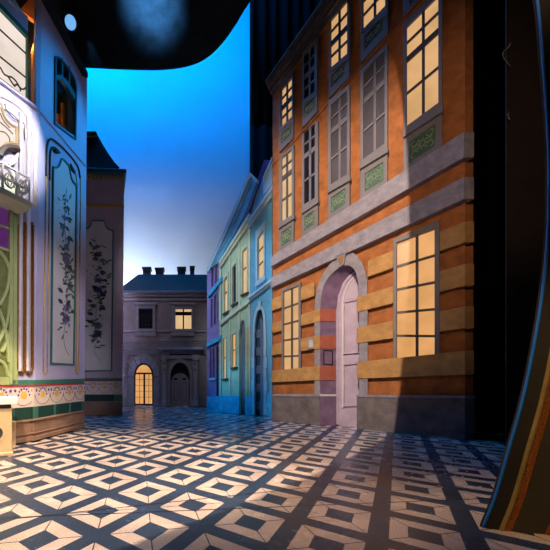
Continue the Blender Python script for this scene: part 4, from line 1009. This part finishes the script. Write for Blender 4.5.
# ================================================================== LIGHTS
def light(kind, name, loc, target, energy, rgb, size=.2, angle=60, blend=.3, sizey=None):
    l = bpy.data.lights.new(name, kind); o = bpy.data.objects.new(name, l); C.objects.link(o); o.location = loc
    l.energy = energy; l.color = rgb
    if kind == 'SPOT': l.spot_size = math.radians(angle); l.spot_blend = blend; l.shadow_soft_size = size
    if kind == 'AREA':
        l.size = size
        if sizey: l.shape = 'RECTANGLE'; l.size_y = sizey
    if kind == 'POINT': l.shadow_soft_size = size
    d = Vector(target)-Vector(loc); o.rotation_euler = d.to_track_quat('-Z', 'Y').to_euler(); return o
# sky cloth: blue battens above, pale ground row low behind the houses
light('AREA', 'cyc batten', (-2.5, 8.8, 18.5), (-1.8, 13.2, 9.0), 1500, (.0, .30, 1), 8, sizey=.6)
light('AREA', 'cyc batten left', (-3.6, 11.0, 15.4), (-2.8, 13.2, 12.4), 80, (.0, .3, 1), 3, sizey=.4)
light('AREA', 'cyc ground row', (-3.4, 12.5, 1.6), (-3.6, 13.2, 6.5), 850, (.80, .86, 1), 4.4, sizey=.3)
# warm profile spot on the orange front; its round edge crosses the wall at these three points
KL = Vector((-1.0, -.6, 7.0))
dirs = [(OP.pt(*p, -.05)-KL).normalized() for p in ((401, 90), (409, 275), (395, 432))]
xs = Matrix([list(d) for d in dirs]).inverted() @ Vector((1, 1, 1))
ang = 2*math.degrees(math.acos(1/xs.length)); print('OKKEY', ang, xs.normalized(), CAM+(OP.o-CAM))
light('SPOT', 'key on orange front', KL, KL+xs, 3300, (1, .78, .6), .03, ang, .004)
# unseen flags and lamp body, added to shade the small houses and upper storey
kt = thing('spotlight', 'added unseen black spotlight with beam-cutting flags hung from the ceiling behind the camera', 'spotlight', KL)
v0 = (OP.pt(269.5, 300)-KL); v0.z = 0; v0.normalize(); lft = Vector((-v0.y, v0.x, 0))
v1 = OP.pt(340, 200)-KL; v1.z = 0; v1.normalize(); sd = Vector((v1.y, -v1.x, 0))
kq = xs.normalized().to_track_quat('Z', 'Y').to_matrix()
mb = MB(); mb.lathe(KL, [(.08, -.5), (.14, -.46), (.15, -.14), (.13, -.1)], 24, kq); mb.build('housing', M['canblack'], kt, smooth=True)
mb = MB(); hb = KL+kq @ Vector((0, 0, -.3)); mb.tube([hb+sd*.17, hb+sd*.17+Vector((0, 0, .4)), hb-sd*.17+Vector((0, 0, .4)), hb-sd*.17], .012, 6); mb.tube([hb+Vector((0, 0, .4)), Vector((hb.x, hb.y, ZC))], .02, 8); mb.build('yoke', M['canblack'], kt)
pc = KL+v0*.9
mb = MB(); mb.plate([pc+Vector((0, 0, -1.1)), pc+lft*1.6+Vector((0, 0, -1.1)), pc+lft*1.6+Vector((0, 0, .85)), pc+Vector((0, 0, .85))], v0*.008)
mb.build('added_flag', M['canblack'], kt)
pe = KL+v1*.3+Vector((0, 0, .3*math.tan(math.radians(-4))))
mb = MB(); mb.plate([pe-sd*.5, pe+sd*.7, pe+sd*.7+Vector((0, 0, .4)), pe-sd*.5+Vector((0, 0, .4))], v1*.008)
mb.build('added_flag', M['canblack'], kt)
light('SPOT', 'soft front light', (1.0, .6, 4.6), OP.pt(400, 200), 330, (1, .68, .46), .3, 66, .8)
# street facades
light('SPOT', 'street light', (-1.8, 4.2, 6.8), SP.pt(238, 300), 850, (.80, .92, 1), .2, 34, .6)
light('SPOT', 'blue low light', (-.6, 8.0, 1.8), SP.pt(240, 400), 90, (.0, .5, 1), .2, 60, .8)
light('SPOT', 'end house light', (-.6, 5.5, 6.4), HP.pt(165, 345), 130, (.95, .95, 1), .2, 40, .6)
# left building
light('SPOT', 'blue on side wall', (1.6, 6.6, 7.4), W1.pt(62, 135), 700, (.0, .42, 1), .15, 44, .8)
fc = W2.o-W2.e*.68+Vector((0, 0, 4.72))
light('SPOT', 'white on balcony', fc+W2.n*3.3+Vector((0, 0, 1.5)), fc, 1150, (1, .95, .92), .06, 31, .4)
light('POINT', 'recess lamp', W2.pt(30, 42, -.3), (0, 0, 0), 9, (1, .6, .25), .05)
light('SPOT', 'low front light', (.2, 1.6, 3.6), W1.pt(44, 320), 420, (.9, .84, 1), .3, 38, .7)
light('SPOT', 'pedestal light', (-.4, 1.2, 3.6), floor_pt(24, 446), 520, (1, .76, .5), .2, 34, .6)
# floor washes
light('SPOT', 'floor wash', (-.9, 3.6, 7.6), (-1.05, 4.0, 0), 2500, (1, .88, .77), .3, 39, .8)
light('SPOT', 'floor amber', (.9, 2.2, 6.5), floor_pt(280, 490), 800, (1, .70, .5), .2, 24, .8)
# glow across the ceiling cloth
light('SPOT', 'ceiling glow', (-.65, 5.0, 6.7), ceil_pt(152, 2), 9000, (.1, .45, 1), .1, 46, 1.0)
light('SPOT', 'ceiling streak', sp_+Vector((.1, .2, .2)), ceil_pt(96, 62), 200, (.15, .45, 1), .03, 20, .8)
light('SPOT', 'arch light', (1.4, 1.0, 3.2), AP_.pt(542, 430), 190, (1, .7, .4), .2, 34, .8)
w = bpy.data.worlds.new('dark hall'); bpy.context.scene.world = w; w.use_nodes = True
w.node_tree.nodes['Background'].inputs[0].default_value = (.5, .6, .8, 1); w.node_tree.nodes['Background'].inputs[1].default_value = .002
